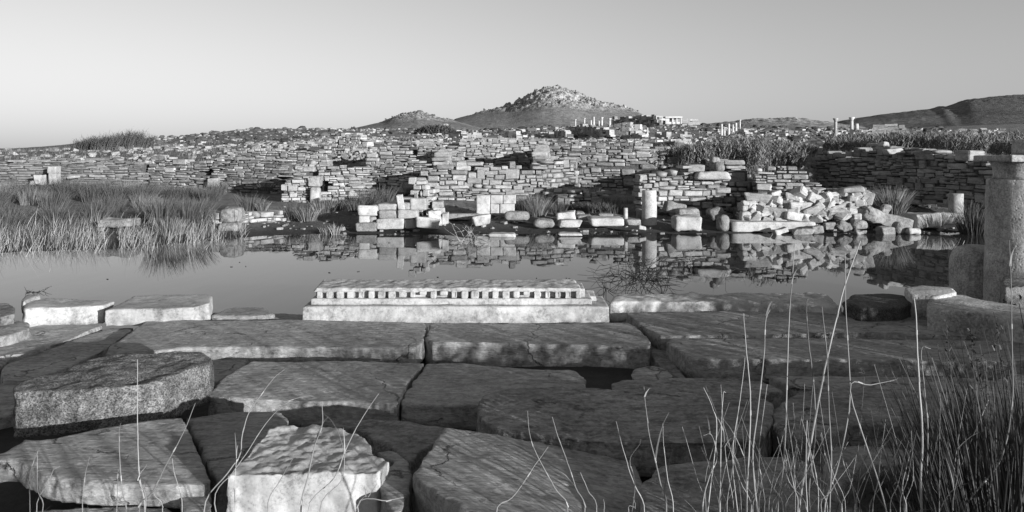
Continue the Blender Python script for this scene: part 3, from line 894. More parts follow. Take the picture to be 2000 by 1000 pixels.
slab('narrow grey slab behind the great weathered slab on the right', [(1193, 748), (1210, 740), (1330, 738), (1490, 739), (1532, 762), (1450, 778), (1300, 776), (1198, 768)], .21, .15, M_SLABD, .014, .01, seed=22, chip=.02)
slab('dim flat slab at the right, under the longest grey slab', [(1500, 736), (1700, 733), (1900, 738), (2120, 745), (2120, 800), (1870, 800), (1850, 795), (1700, 760), (1600, 760), (1560, 758)], .17, .14, S1, .014, .009, seed=23)
# granite
slab('rough dark granite block with speckled front on the left', [(30, 752), (60, 742), (110, 725), (205, 693), (300, 689), (396, 689), (416, 697), (412, 708), (300, 748), (200, 760), (60, 768), (26, 768)], .42, .24, M_GRANITE, .014, .016, 5, seed=24, layers=0, chip=.02, sm=3, name='granite_block', cat='stone block')
# near row
slab('undercut slab at the lower left with a pale broken front edge', [(-60, 896), (5, 885), (50, 858), (100, 857), (200, 836), (300, 820), (356, 814), (380, 866), (413, 940), (400, 948), (345, 950), (200, 944), (92, 932), (60, 914), (38, 900), (-60, 902)], .30, .10, S0, .014, .006, seed=25, chip=.014)
slab('shadowed slab between the undercut slab and the bright cut block', [(364, 816), (450, 806), (545, 803), (562, 815), (562, 832), (500, 872), (440, 935), (420, 938), (388, 866)], .27, .2, S1, .018, .006, seed=26)
slab('rough corner stone under the undercut slab, bottom left', [(345, 962), (408, 955), (418, 965), (414, 1010), (350, 1020)], .26, .24, S0, .014, .01, seed=27, name='boulder', cat='boulder')
slab('low stone at the bottom left edge, half hidden by straw', [(30, 1000), (130, 990), (230, 983), (330, 986), (350, 1010), (300, 1060), (40, 1070)], .22, .2, S0, .018, .01, seed=28, name='boulder', cat='boulder')
slab('bright cut marble block with a rippled top at the bottom', [(441, 931), (470, 905), (500, 866), (525, 839), (545, 831), (600, 831), (650, 834), (700, 846), (725, 866), (730, 886), (762, 902), (745, 917), (735, 926), (600, 927), (470, 928)], .42, .42, M_MB, .010, .006, 16, seed=29, layers=0, chip=.0, sm=2, top_amp=.010, name='marble_block', cat='stone block')
slab('dark sloping stone right of the bright cut marble block', [(732, 878), (764, 876), (800, 898), (806, 925), (790, 985), (770, 1010), (742, 960), (740, 925), (768, 900)], .36, .34, S1, .014, .012, seed=30, name='boulder', cat='boulder')
slab('dim flat slab behind the bright cut marble block', [(580, 828), (640, 819), (690, 815), (800, 822), (872, 833), (872, 850), (815, 888), (806, 905), (768, 880), (735, 860), (700, 842), (650, 832)], .20, .18, M_SLABD, .018, .008, seed=31)
slab('tilted marble slab with fan of reed shadows and jagged bright front', [(867, 833, .37), (935, 842, .35), (1090, 870, .30), (1238, 905, .25), (1280, 1000, .25), (1290, 1100, .28), (1000, 1100, .44), (940, 1010, .44), (850, 960, .43), (803, 922, .42)], .36, .36, S2, .014, .009, seed=32, chip=.03)
slab('great weathered slab with rounded left end, right of centre', [(946, 771), (985, 762), (1050, 755), (1150, 757), (1220, 765), (1350, 765), (1450, 769), (1512, 785), (1503, 830), (1482, 862), (1200, 864), (1090, 852), (985, 842), (940, 822), (932, 795)], .33, .17, M_SLABD, .014, .013, seed=33, chip=.03, layers=.006)
slab('pitted slab with a shadowed front behind the dry stalks', [(1505, 800), (1560, 762), (1620, 755), (1700, 752), (1800, 770), (1850, 800), (1864, 820), (1780, 828), (1660, 830), (1604, 860), (1540, 852), (1512, 832)], .33, .24, M_SLABD, .014, .013, seed=34, chip=.025)
slab('rounded dark rock at the bottom, behind the thick of the stalks', [(1248, 935), (1290, 906), (1400, 893), (1530, 892), (1600, 908), (1650, 955), (1700, 1010), (1620, 1080), (1300, 1080), (1250, 1000)], .38, .36, M_SLABD, .018, .018, seed=35, sm=8, chip=.02)
slab('rounded block with a black shaded front, lower right', [(1612, 902), (1630, 872), (1680, 865), (1780, 875), (1870, 884), (1960, 890), (1960, 912), (1760, 908), (1690, 915), (1645, 950), (1622, 930)], .46, .44, M_SLABD, .014, .014, seed=36, sm=7)
slab('large pale rounded block at the right edge behind the dark rushes', [(1880, 772), (1910, 746), (1960, 734), (2080, 728), (2130, 760), (2080, 806), (1920, 812), (1876, 800)], .42, .4, S0, .018, .012, seed=37, sm=8, name='boulder', cat='boulder')
# bright back row, right
slab('bright broken block with crumbly top, right of the carved cornice', [(1190, 592), (1206, 574), (1300, 571), (1400, 573), (1580, 571), (1612, 576), (1648, 600), (1600, 596), (1400, 588), (1220, 588)], .31, .18, M_WHITE, .014, .018, 4, seed=38, chip=.02, name='stone_block', cat='stone block')
slab('black coarse boulder between the bright broken block and the column', [(1645, 590), (1665, 576), (1720, 573), (1765, 578), (1778, 592), (1755, 600), (1680, 600)], .36, .2, M_BASALT, .014, .012, seed=39, sm=8, name='boulder', cat='boulder')
slab('grey square block between the black boulder and the upright drum', [(1766, 562), (1800, 557), (1858, 562), (1868, 572), (1830, 580), (1775, 574)], .44, .36, M_COLUMN, .018, .008, seed=40, name='stone_block', cat='stone block')
slab('long pale beam slanting out of the right edge with a square socket', [(1808, 600), (1816, 578), (1875, 574), (1925, 585), (2100, 614), (2200, 640), (2190, 668), (2000, 627), (1900, 607), (1830, 602)], .42, .28, M_COLUMN, .018, .008, seed=41, chip=.015, name='stone_beam', cat='stone beam')
slab('honeycombed grey block at the right edge under the column', [(1950, 548), (1962, 540), (2080, 540), (2100, 560), (1960, 560)], .52, .3, stone_mat('honeycomb_weathered_stone', .16, .26, scale=10, bump=1.0, bdist=.05, fine=34, pits=2.0, lichen=.5), .018, .012, seed=42, name='stone_block', cat='stone block')

# drilled hole and socket stay small: the hole is a dark recess cylinder set in the slab top
# ------------------------------------------------------------------ carved cornice
def box_mesh(name, x0, x1, y0, y1, z0, z1, vox, seed, amp=.004, chip=.012, sm=3):
    vs = [(x, y, z) for z in (z0, z1) for x, y in ((x0, y0), (x1, y0), (x1, y1), (x0, y1))]
    me = mesh_np(name, vs, BX_F)
    me = remesh(me, vox, sm)
    displace(me, amp, 5, seed, 0, None, chip)
    return me
fd = 6.53
fx0, fx1 = X(590, fd), X(1190, fd)
root = empty('carved_cornice', (0, fd, .18))
bpy.context.view_layer.update()
tag(root, 'bright carved cornice block with a row of dentils at the pond edge', 'cornice block')
def part(name, me, mat):
    me.materials.clear(); me.materials.append(mat)
    o = bpy.data.objects.new(name, me); COL.objects.link(o); o.parent = root
    return o
def loc(v): return v - np.array([0, fd, .18])
part('base_fascia', box_mesh('base_fascia', fx0, fx1, 0, .50, 0, .155, .012, 1), M_FRIEZE)
ux0, ux1 = X(607, fd + .05), X(1146, fd + .05)
part('lower_band', box_mesh('lower_band', ux0, ux1 + .05, .045, .46, .158, .215, .010, 2, chip=.01), M_FRIEZE)
part('dentil_backing', box_mesh('dentil_backing', ux0 + .03, ux1 - .01, .105, .42, .212, .295, .010, 3, chip=.006), M_FRIEZE)
# top slab slopes up at the back
bt = [(ux0 + .02, .058), (ux1 - .02, .058), (X(1128, 7.0), .50), (X(625, 7.0), .50)]
vs = [(x, y, .270 + (.012 if k > 1 else 0)) for k, (x, y) in enumerate(bt)] + [(x + (.03 if k in (0, 3) else -.03), y, .312 + (.0 if k > 1 else -.004)) for k, (x, y) in enumerate(bt)]
me = remesh(mesh_np('top_bed', vs, BX_F), .011, 3); displace(me, .009, 9, 5, 0, None, .012)
part('top_bed', me, M_FRIEZE)
ND = 26
rr_ = random.Random(4)
for k in range(ND):
    x = X(613 + (1140 - 613) * (k + .5) / ND, fd + .05)
    wd = .064 * rr_.uniform(.88, 1.08)
    me = box_mesh('dentil', -wd / 2, wd / 2, -.03, .03, -.036 + rr_.choice((0, 0, 0, .01, .03)), .036, .010, 60 + k, .005, .014, 3)
    o = part('dentil', me, M_FRIEZE)
    o.location = (x, .078 + rr_.uniform(-.004, .004), .247)
# small lump at the right end of the cornice
part('broken_end', box_mesh('broken_end', X(1140, 6.7), X(1168, 6.7), .2, .48, .15, .215, .012, 77, .01, .02, 5), M_FRIEZE)

# ------------------------------------------------------------------ columns
def lathe(name, prof, seg=40, seed=0, amp=.006, sub=1):
    """prof [(r,z)], closed at both ends, roughened"""
    pr = []
    for i in range(len(prof) - 1):
        (r0, z0), (r1, z1) = prof[i], prof[i + 1]
        k = max(1, int(math.hypot(r1 - r0, z1 - z0) / (.04 * sub)))
        for j in range(k): pr.append((r0 + (r1 - r0) * j / k, z0 + (z1 - z0) * j / k))
    pr.append(prof[-1])
    V = [(r * math.cos(2 * math.pi * s / seg), r * math.sin(2 * math.pi * s / seg), z) for r, z in pr for s in range(seg)]
    F = [[i * seg + s, i * seg + (s + 1) % seg, (i + 1) * seg + (s + 1) % seg, (i + 1) * seg + s] for i in range(len(pr) - 1) for s in range(seg)]
    V = np.array(V)
    rad = np.hypot(V[:, 0], V[:, 1])[:, None]
    nrm = np.concatenate([V[:, :2] / np.maximum(rad, .02), np.zeros((len(V), 1))], 1)
    dsp = fbm(V * 6 + seed, 4, seed)[:, None] * amp
    V = V + nrm * dsp * np.clip(rad / .05, 0, 1)
    return mesh_np(name, V, np.array(F), True)

root = empty('marble_column', (X(1994, 7.6), 7.6, .05)); bpy.context.view_layer.update()
tag(root, 'broken grey marble column with capital, cut by the right edge', 'column')
part('shaft', lathe('shaft', [(0, -.1), (.335, -.1), (.325, .6), (.305, 1.375), (.29, 1.385), (0, 1.385)], 56, 3, .007), M_COLUMN)
part('capital', lathe('capital', [(0, 1.388), (.25, 1.388), (.245, 1.42), (.25, 1.50), (.275, 1.555), (.285, 1.57), (0, 1.57)], 56, 5, .004), M_COLUMN)
vs = [(x, y, z) for z in (1.565, 1.635) for x, y in ((-.315, -.315), (.315, -.315), (.315, .315), (-.315, .315))]
me = remesh(mesh_np('abacus', vs, BX_F), .014, 2); displace(me, .005, 5, 9, 0, None, .012)
part('abacus', me, M_COLUMN)
vs = [(x, y, z) for z in (1.64, 1.80) for x, y in ((.01, -.10), (.30, -.12), (.30, .2), (.03, .2))]
me = remesh(mesh_np('top_block', vs, BX_F), .014, 3); displace(me, .008, 5, 10, 0, None, .012)
o = bpy.data.objects.new('stone_block', me); me.materials.clear(); me.materials.append(M_COLUMN); COL.objects.link(o); o.location = root.location
tag(o, 'small broken block lying on top of the column capital, right edge', 'stone block')
root = empty('column_drum', (X(1906, 8.1), 8.1, .02)); bpy.context.view_layer.update()
tag(root, 'squat upright column drum with domed worn top, before the column', 'column drum')
part('drum', lathe('drum', [(0, -.1), (.262, -.1), (.262, .44), (.254, .52), (.228, .585), (.18, .635), (.1, .665), (0, .672)], 48, 8, .008), M_COLUMN)

def column(label, px, d, py0, py1, wpx, mat, cap=False, base=False, group=None, taper=.9, name='marble_column', zb=None):
    z0 = Z(py0, d) if zb is None else zb
    z1 = Z(py1, d); r = wpx / 2 / FPX * d
    rt = empty(name, (X(px, d), d, z0)); bpy.context.view_layer.update()
    tag(rt, label, 'column', group)
    h = z1 - z0
    def prt(nm, prof, seed):
        me = lathe(nm, prof, 20, seed, r * .04, 1 + d / 20)
        me.materials.append(mat)
        o = bpy.data.objects.new(nm, me); COL.objects.link(o); o.parent = rt
    top = h - (2.2 * r if cap else 0)
    prt('shaft', [(0, -.15), (r, -.15), (r * (1 + taper) / 2, top / 2), (r * taper, top), (0, top)], int(px))
    if cap:
        prt('capital', [(0, top + .002), (r * .9, top + .002), (r * 1.0, top + r * .8), (r * 1.55, top + r * 1.5), (r * 1.6, h), (0, h)], int(px) + 1)
    if base:
        prt('base', [(0, -.1), (r * 1.25, -.1), (r * 1.25, r * .9), (r * 1.05, r * 1.1), (0, r * 1.1)], int(px) + 2)
    return rt
# lone column on the far shore
rt = empty('marble_column', (X(1268, 16.6), 16.6, -.1)); bpy.context.view_layer.update()
tag(rt, 'lone white marble column shaft standing at the far waterline', 'column')
root = rt
part('shaft', lathe('shaft', [(0, -.2), (.170, -.2), (.168, .5), (.160, .955), (.15, .97), (0, .97)], 32, 6, .004), M_WHITE)
column('short thick white column stub before the dark shaded wall', 1867, 17.2, 408, 378, 27, M_WHITE, taper=.97, zb=.42)
column('small pale stone post left of the lone marble column', 1222, 16.4, 434, 406, 9, M_WHITE, zb=.05, taper=.95)
for px, py0, py1, wp, lab in [(1632, 271, 231, 6.2, 'tall column with capital above the right reeds, left of its pair'), (1663.5, 271, 229, 6.6, 'tall column with capital above the right reeds, right of its pair')]:
    column(lab, px, 62, py0, py1, wp, M_COLUMN if px < 1650 else M_WHITEFAR, True, group='pair of tall columns on the slope')
column('broad low drum on the slope behind the tall pair', 1673, 66, 250, 241.5, 8, M_WHITEFAR)
for px, py0, py1, wp, cp, lab in [(1409.5, 266, 242, 4.5, False, 'white column at the left end of the column group'), (1415, 266, 249, 4, False, 'short white column second in the column group'),
                             (1423.5, 265, 241.5, 4.6, False, 'tall white column in the middle of the column group'), (1431.5, 262, 243, 4.2, False, 'white column right of the middle one in the group'),
                             (1437.5, 264, 240, 4.6, False, 'white column beside the stepped wall of the group'), (1445.5, 246, 234, 2.6, True, 'thin far column rising behind the column group')]:
    column(lab, px, 70, py0, py1, wp, M_WHITEFAR, cp, group='column group on the slope', zb=Z(py0 + 3, 70))
for px, py0, py1, wp, cp, lab in [(1124, 244, 233, 2.6, True, 'thin column with capital, first on the left of the high terrace'), (1141.5, 241, 230.5, 3, True, 'thin column with capital, second from the left on the terrace'),
                             (1154.5, 242, 235, 3, False, 'short column stump beside the tall terrace column'), (1159.8, 242, 228, 4, False, 'tallest white column of the high terrace row'),
                             (1170, 241, 236, 3, False, 'lowest column stump in the middle of the terrace row'), (1175.5, 240, 229, 4, True, 'white column with chipped head right of the lowest stump'),
                             (1191, 243, 231, 4.2, True, 'last white column of the row, beside the dark terrace'), (1253, 263, 248, 4, False, 'white column at the right foot of the gabled wall'),
                             (1264.5, 266, 249.5, 3.6, False, 'white column standing apart right of the gabled wall')]:
    column(lab, px, 66 if px > 1240 else 92, py0, py1, wp, M_WHITEFAR, cp, group='white columns of the hillside ruins', zb=Z(py0 + 3, 66 if px > 1240 else 92))

# white museum building with three openings
bd = 112
root = empty('museum_building', (X(1316, bd), bd, Z(240, bd))); bpy.context.view_layer.update()
tag(root, 'small white flat-roofed building with square dark openings below the summit', 'building')
def bxp(nm, px0, px1, py0, py1, y0, y1, mat):
    z0, z1 = Z(py1, bd) - root.location.z, Z(py0, bd) - root.location.z
    x0, x1 = X(px0, bd) - root.location.x, X(px1, bd) - root.location.x
    me = mesh_np(nm, [(x, y, z) for z in (z0, z1) for x, y in ((x0, y0), (x1, y0), (x1, y1), (x0, y1))], BX_F)
    return part(nm, me, mat)
bxp('roof', 1299, 1332, 227.6, 230.6, -.3, 8, M_WHITEFAR)
for a_, b2 in ((1300, 1307.5), (1313, 1315.5), (1321, 1323.2), (1329.5, 1331.5)):
    bxp('pier', a_, b2, 230.62, 242, 0, .5, M_WHITEFAR)
bxp('sill_wall', 1307.6, 1329.4, 238.2, 242, .1, .45, M_WHITEFAR)
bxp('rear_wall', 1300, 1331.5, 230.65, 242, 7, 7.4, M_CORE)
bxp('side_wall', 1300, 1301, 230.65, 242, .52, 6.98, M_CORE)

# ------------------------------------------------------------------ stones on the far shore
def rbox(h, r, seed, amp=.05, n=7, sh=None, jag=1.0):
    """rounded, roughened box with half sizes h"""
    e = np.linspace(-1, 1, n); e = np.sign(e) * np.abs(e) ** .75
    V, F, ids = [], [], {}
    def vid(p):
        k = tuple(np.round(p, 5))
        if k not in ids: ids[k] = len(V); V.append(p)
        return ids[k]
    for a in range(3):
        u_, v_ = [(1, 2), (2, 0), (0, 1)][a]
        for s in (-1, 1):
            for i in range(n - 1):
                for j in range(n - 1):
                    q = []
                    for di, dj in ((0, 0), (1, 0), (1, 1), (0, 1)):
                        p = np.zeros(3); p[a] = s; p[u_] = e[i + di]; p[v_] = e[j + dj]; q.append(vid(p))
                    F.append(q if s > 0 else q[::-1])
    V = np.array(V) * np.array(h)
    r = min(r, min(h) * .95)
    inner = np.clip(V, -(np.array(h) - r), np.array(h) - r)
    dv = V - inner; ln = np.linalg.norm(dv, axis=1, keepdims=True); ln[ln == 0] = 1
    V = inner + dv / ln * r
    V = V + dv / ln * (fbm(V * 5 + seed, 4, seed)[:, None] * amp)
    rg = np.random.default_rng(seed + 5)
    cj = rg.normal(0, .11, (2, 2, 2, 3)) * np.array(h)
    q = np.clip((V / np.array(h) + 1) / 2, 0, 1)
    for a_ in (0, 1):
        for b_ in (0, 1):
            for c_ in (0, 1):
                wg = (q[:, 0] if a_ else 1 - q[:, 0]) * (q[:, 1] if b_ else 1 - q[:, 1]) * (q[:, 2] if c_ else 1 - q[:, 2])
                V = V + wg[:, None] * cj[a_, b_, c_] * jag
    nrm = dv / ln
    cut = np.clip(fbm(V * 7 + seed * 1.3, 4, seed + 3, .6) - .2, 0, 1.2)[:, None]
    V = V - nrm * cut * min(h) * .16 * jag
    if sh is not None: V[:, 0] += V[:, 2] * sh
    return V, F

def block(label, px0, py0, px1, py1, d, dep, mat, yaw=0.0, roll=0.0, pitch=0.0, r=.03, amp=.012, seed=0, name='stone_block', cat='stone block', parent=None, sh=None, group=None, smooth=True, jag=1.0):
    hx = (px1 - px0) / 2 / FPX * d; hz = (py1 - py0) / 2 / FPX * d
    V, F = rbox((hx, dep / 2, hz), r, seed or int(px0 * 3 + py0), amp, 11, sh, jag)
    me = mesh_np(name, V, F, smooth); me.materials.append(mat)
    o = bpy.data.objects.new(name, me); COL.objects.link(o)
    c = D((px0 + px1) / 2, (py0 + py1) / 2, d) + Vector((0, dep / 2, 0))
    o.rotation_euler = (R(pitch), R(roll), R(yaw))
    if parent is not None:
        o.parent = parent; o.location = c - parent.location
    else:
        o.location = c; tag(o, label, cat, group)
    return o

# stack of dressed blocks at the water
root = empty('ashlar_wall', D(760, 455, 15.7)); bpy.context.view_layer.update()
tag(root, 'low ruined wall of big pale dressed blocks stacked at the waterline', 'ruined wall')
for i, (a, b_, c, d_, mt, dd) in enumerate([(693, 435, 735, 453, M_SHORE, 15.6), (737, 427.5, 788, 448, M_WHITE, 15.6), (790, 428, 808, 447, M_WHITE, 15.65), (700, 422, 722, 435, M_WHITE, 15.7),
        (722, 424, 734, 434, M_SHORE, 15.75), (699, 402, 737.5, 422, M_PALEWALL, 15.75), (739, 411, 775, 427, M_SHORE, 15.7), (776, 410.5, 815, 428, M_PALEWALL, 15.65), (738, 398.5, 773, 411, M_PALEWALL, 15.85), (774, 396, 800, 410, M_PALEWALL, 16.0), (800, 388, 832, 410, M_PALEWALL, 16.1)]):
    block('', a, b_, c, d_, dd, .32, mt, seed=300 + i, name='stone', parent=root, roll=random.uniform(-1.5, 1.5), r=.03, amp=.014, jag=.6)
ST = 'loose marble pieces along the far shore'
block('white block slid down against the right end of the dressed block stack', 811, 427, 856, 445, 15.3, .3, M_WHITE, roll=7, seed=1, r=.02)
block('upright white slab leaning on top of the dressed block stack', 775, 379, 789, 410, 15.85, .1, M_WHITE, roll=-9, seed=2, r=.02)
block('white squared block standing right of the dressed block stack', 838, 412, 861, 440, 15.8, .3, M_WHITE, seed=3, r=.02, sh=-.1)
block('small white block next to the squared one, by the low kerb', 863, 418, 875, 438, 15.8, .25, M_WHITE, seed=4, r=.015)
block('pale block under the pier, behind the squared white block', 844, 393, 866, 408, 16.5, .3, M_PALEWALL, seed=5, r=.02)
block('bright block on the foot of the stepped pier', 846, 406, 868, 418, 16.3, .3, M_WHITE, seed=6, r=.02)
block('white cube on top of the stepped pier', 797, 346.5, 812, 360, 16.8, .25, M_WHITE, seed=7, r=.012, amp=.006)
block('grey flat stone on the pier right of the white cube', 811, 353, 832, 361, 16.8, .3, M_PALEWALL, seed=8)
block('white upright slab set against the wall above the pale pier', 830, 362, 839, 378, 16.6, .2, M_WHITE, seed=9, r=.015)
# white panel
root = empty('marble_parapet', D(968, 420, 17.3)); bpy.context.view_layer.update()
tag(root, 'large white marble panel of jointed pieces standing before the centre wall', 'marble parapet')
for i, (a, b_, c, d_) in enumerate([(930.5, 381, 957, 420), (957.6, 381, 982, 398), (982.6, 381, 1007.5, 398), (957.8, 398.6, 975, 420), (975.6, 398.6, 1005, 420)]):
    block('', a, b_, c, d_, 17.3 + .01 * (i % 2), .2, M_WHITE, seed=320 + i, name='panel', parent=root, r=.012, amp=.006, jag=.2)
block('long low kerb stone in the mud left of the marble panel', 866, 418, 936, 430, 16.9, .3, M_SHORE, seed=11)
block('bright sloping block in the mud below the marble panel', 922, 421, 958, 440, 16.1, .35, M_WHITE, roll=-8, yaw=12, seed=12, r=.02)
block('lying dark column drum left of the tall grass tuft', 985, 414, 1034, 433, 16.6, .35, M_SHORE, seed=13, r=.15, name='column_drum', cat='column drum')
block('grey rounded boulder below the tall grass tuft', 1045, 428, 1083, 447, 15.9, .4, M_SHORE, seed=14, r=.12, amp=.03, name='boulder', cat='boulder')
block('tilted white block right of the grey rounded boulder', 1088, 414, 1125, 431, 16.2, .3, M_WHITE, roll=-7, seed=15, r=.02)
block('pale long block in front of the tilted white block', 1091, 430, 1136, 445, 15.8, .3, M_WHITE, roll=2, seed=16, r=.03)
block('small dark slab beside the tilted white block', 1126, 414, 1142, 423, 16.5, .25, M_SHORE, seed=17)
block('flat grey slab lying behind the pale long block', 1130, 420, 1156, 431, 16.3, .35, M_SHORE, seed=18)
block('moulded pale slab with a curved left end, in the shallows', 1152, 426, 1218, 443, 15.85, .5, M_WHITE, seed=19, r=.05, roll=1)
block('thin dark slab lying behind the moulded pale slab', 1171, 417.5, 1197, 426, 16.4, .3, M_SHORE, seed=20)
block('small white base stone at the foot of the lone column', 1245, 409, 1257, 430, 16.9, .2, M_SHORE, seed=21)
block('flat square plinth in the water left of the lone column', 1225, 429, 1256, 441, 16.0, .35, M_SHORE, seed=22, r=.02)
block('little bright stone at the waterline before the lone column', 1248, 441, 1263, 450, 15.5, .15, M_WHITE, seed=23, roll=10)
block('big bright squared block standing in the water', 1320, 422, 1374, 452, 15.6, .45, M_WHITE, seed=24, r=.06, amp=.02)
block('egg-shaped grey boulder right of the big bright block', 1404, 421, 1427, 454, 15.7, .3, M_SHORE, seed=25, r=.16, amp=.015, name='boulder', cat='boulder')
block('tilted grey boulder behind the egg-shaped one', 1388, 404, 1418, 432, 16.5, .3, M_SHORE, roll=-25, seed=26, r=.1, amp=.02, name='boulder', cat='boulder')
block('long white marble kerb under the bright rubble heap', 1428, 433, 1592, 454, 15.7, .6, M_WHITE, seed=27, r=.02, roll=.4, name='marble_kerb', cat='kerb stone', jag=.35)
block('grey stone heap piece leaning behind the big bright block', 1300, 396, 1340, 420, 16.9, .4, M_SHORE, seed=28, r=.05, roll=12)
block('dark low stone behind the big bright block', 1325, 408, 1368, 424, 16.6, .5, M_SHORE, seed=29, r=.05)
block('large flat block on the top right of the stepped wall', 1364, 335, 1424, 352, 17.5, .6, M_PALEWALL, seed=30, r=.06)
block('grey squared block on the top left of the stepped wall', 1345, 321, 1378, 336, 17.8, .5, M_PALEWALL, seed=31, r=.03, sh=.15)
block('lower round boulder on top of the stepped wall', 1395, 318, 1417, 335, 17.8, .3, M_SHORE, seed=32, r=.12, amp=.02, name='boulder', cat='boulder')
block('upper round boulder on top of the stepped wall', 1390, 306, 1408, 320, 18.0, .25, M_SHORE, seed=33, r=.12, amp=.02, name='boulder', cat='boulder')
# big stones of the bright heap
HP = [('large squared white block at the left foot of the bright heap', 1450, 412, 1485, 433, 16.0, M_WHITE, 0),
      ('grey-sided block on the left shoulder of the bright heap', 1459, 379, 1506, 398, 16.2, M_PALEWALL, 4),
      ('white stone under the grey-sided block, left edge of the heap', 1450, 392, 1476, 402, 16.1, M_WHITE, -3),
      ('oblong white stone above the large squared block', 1450, 402, 1482, 412, 16.1, M_PALEWALL, 3),
      ('slanting bright slab in the middle of the heap', 1496, 406, 1535, 424, 16.0, M_PALEWALL, 10),
      ('big pale oblong block in the middle of the heap', 1541, 395, 1590, 418, 16.1, M_PALEWALL, 4),
      ('long pale slab slanting down to the right above the kerb', 1532, 416, 1587, 433, 15.9, M_WHITE, 7),
      ('pale stone on the crest of the heap, left of the niche', 1560, 382, 1580, 397, 16.2, M_WHITE, -12),
      ('pale upright jamb stone, left of the dark niche', 1604, 388, 1618, 412, 16.2, M_WHITE, 2),
      ('wide pale face stone with a curved shadow in the niche wall', 1617, 388, 1644, 410, 16.35, M_WHITE, 0),
      ('flat capstone bridging the dark niche', 1650, 366, 1690, 376, 16.1, M_PALEWALL, -3),
      ('white pier stone low in the right jamb of the niche', 1659, 396, 1681, 410, 16.1, M_WHITE, 0),
      ('small pale stone high in the right jamb of the niche', 1660, 384, 1678, 395, 16.1, M_WHITE, 2),
      ('rounded grey stone leaning on the right jamb of the niche', 1686, 374, 1707, 402, 16.2, M_SHORE, 12),
      ('white round-ended stone at the foot of the niche', 1669, 418, 1685, 431, 15.9, M_WHITE, -10),
      ('tilted grey boulder at the water under the niche', 1638, 433, 1664, 456, 15.5, M_SHORE, 35),
      ('broad grey boulder at the waterline right of the tilted one', 1667, 431, 1701, 449, 15.6, M_SHORE, 4),
      ('small pale block standing in the water under the broad boulder', 1673, 450, 1697, 460, 15.3, M_SHORE, 0),
      ('pale slanting flagstone at the waterline below the kerb', 1512, 446, 1540, 458, 15.3, M_WHITE, -16),
      ('long grey flat stone at the waterline below the kerb', 1552, 448, 1590, 459, 15.3, M_SHORE, -2),
      ('grey wedge stone next to the long flat one at the waterline', 1586, 442, 1610, 456, 15.4, M_SHORE, -8),
      ('grey rough stone at the right end of the kerb', 1612, 434, 1638, 450, 15.6, M_SHORE, -6),
      ('large dark rough boulder right of the bright heap', 1685, 407, 1732, 438, 15.9, M_SHORE, 25),
      ('pale broken stone leaning behind the large dark boulder', 1722, 398, 1742, 420, 16.2, M_SHORE, 22),
      ('brown flat ledge rock sloping to the water at the right', 1718, 420, 1786, 446, 15.9, M_SHORE, 14),
      ('layered square block standing in the water at the right', 1718, 444, 1750, 462, 15.4, M_SHORE, 0),
      ('dark hollow boulder at the waterline before the marble slabs', 1750, 434, 1790, 460, 15.4, M_SHORE, 10),
      ('pale rounded stone at the tip of the hollow boulder', 1774, 444, 1800, 458, 15.3, M_WHITE, 6),
      ('large white marble slab on the right far shore', 1783, 418, 1842, 446, 15.9, M_WHITE, -1),
      ('smaller white marble slab beside the dark tuft on the right', 1843, 417, 1884, 438, 16.0, M_WHITE, 1)]
for i, (lab, a, b_, c, d_, dd, mt, ro) in enumerate(HP):
    nm = 'boulder' if ('boulder' in lab) else 'stone_block'
    block(lab, a, b_, c, d_, dd, min(.5, max(.16, (c - a) / FPX * dd * .6)), mt, roll=ro, yaw=random.uniform(-14, 14), seed=400 + i, r=.1 if nm == 'boulder' else .03,
          amp=.03 if nm == 'boulder' else .016, name=nm, cat='boulder' if nm == 'boulder' else 'stone block', smooth=False if mt == M_SHORE else True)
block('flat pale slab awash in the pond left of centre', 957, 456.5, 1008, 463.5, 14.9, .3, M_WHITE, seed=60, r=.02)
block('thin pale slab awash in the pond right of centre', 1092, 456, 1136, 461, 15.0, .25, M_WHITE, seed=61, r=.02)
# left bank
block('upper white block of the two stacked in the left wall', 92, 325, 108, 338, 24.6, .3, M_WHITE, seed=62, r=.02)
block('lower white block of the two stacked in the left wall', 93, 338.5, 108, 362, 24.6, .3, M_WHITE, seed=63, r=.02)
block('white block standing alone left of the stacked pair', 66, 342, 80, 362, 24.4, .3, M_WHITE, seed=64, r=.02)
block('small pale stone at the left of the lone white block', 57, 353, 65, 362, 24.4, .2, M_WHITE, seed=65)
block('white pillar with rounded shoulder in the pale middle left wall', 604, 366, 623, 404, 20.4, .3, M_WHITE, seed=66, r=.08, amp=.01, jag=.3, name='stone_pillar', cat='stone pillar')
block('grey lintel stone above the white pillar', 602, 345, 624, 365, 20.5, .4, M_PALEWALL, seed=67)
block('pale squared stone set in the wall under the two dark holes', 404, 347, 425, 366, 24.2, .3, M_PALEWALL, seed=68)
block('white chip of stone lying on the left wall', 130, 344, 147, 349, 24.8, .3, M_WHITE, seed=69, roll=-8)
block('pointed white stone on the crest of the left wall', 174, 300, 181, 307, 25.5, .2, M_WHITE, seed=70, roll=15)
block('large rough pale stone at the left end of the low water wall', 428, 408, 462, 436, 15.6, .45, M_SHORE, seed=71, r=.04, amp=.03, smooth=False)
block('grey flat stone below the low water wall, at the mud', 425, 437, 462, 453, 15.2, .4, M_SHORE, seed=72, r=.06, amp=.03, roll=-5, smooth=False)
block('flat mud-grey rock in the straw of the left bank', 190, 430, 250, 446, 14.6, .5, M_SHORE, seed=73, r=.05, amp=.03, smooth=False)
block('white sunlit rock on the saddle of the hill', 865, 241.5, 875, 246, 200, 2, M_WHITE, seed=74, r=.3, amp=.1)
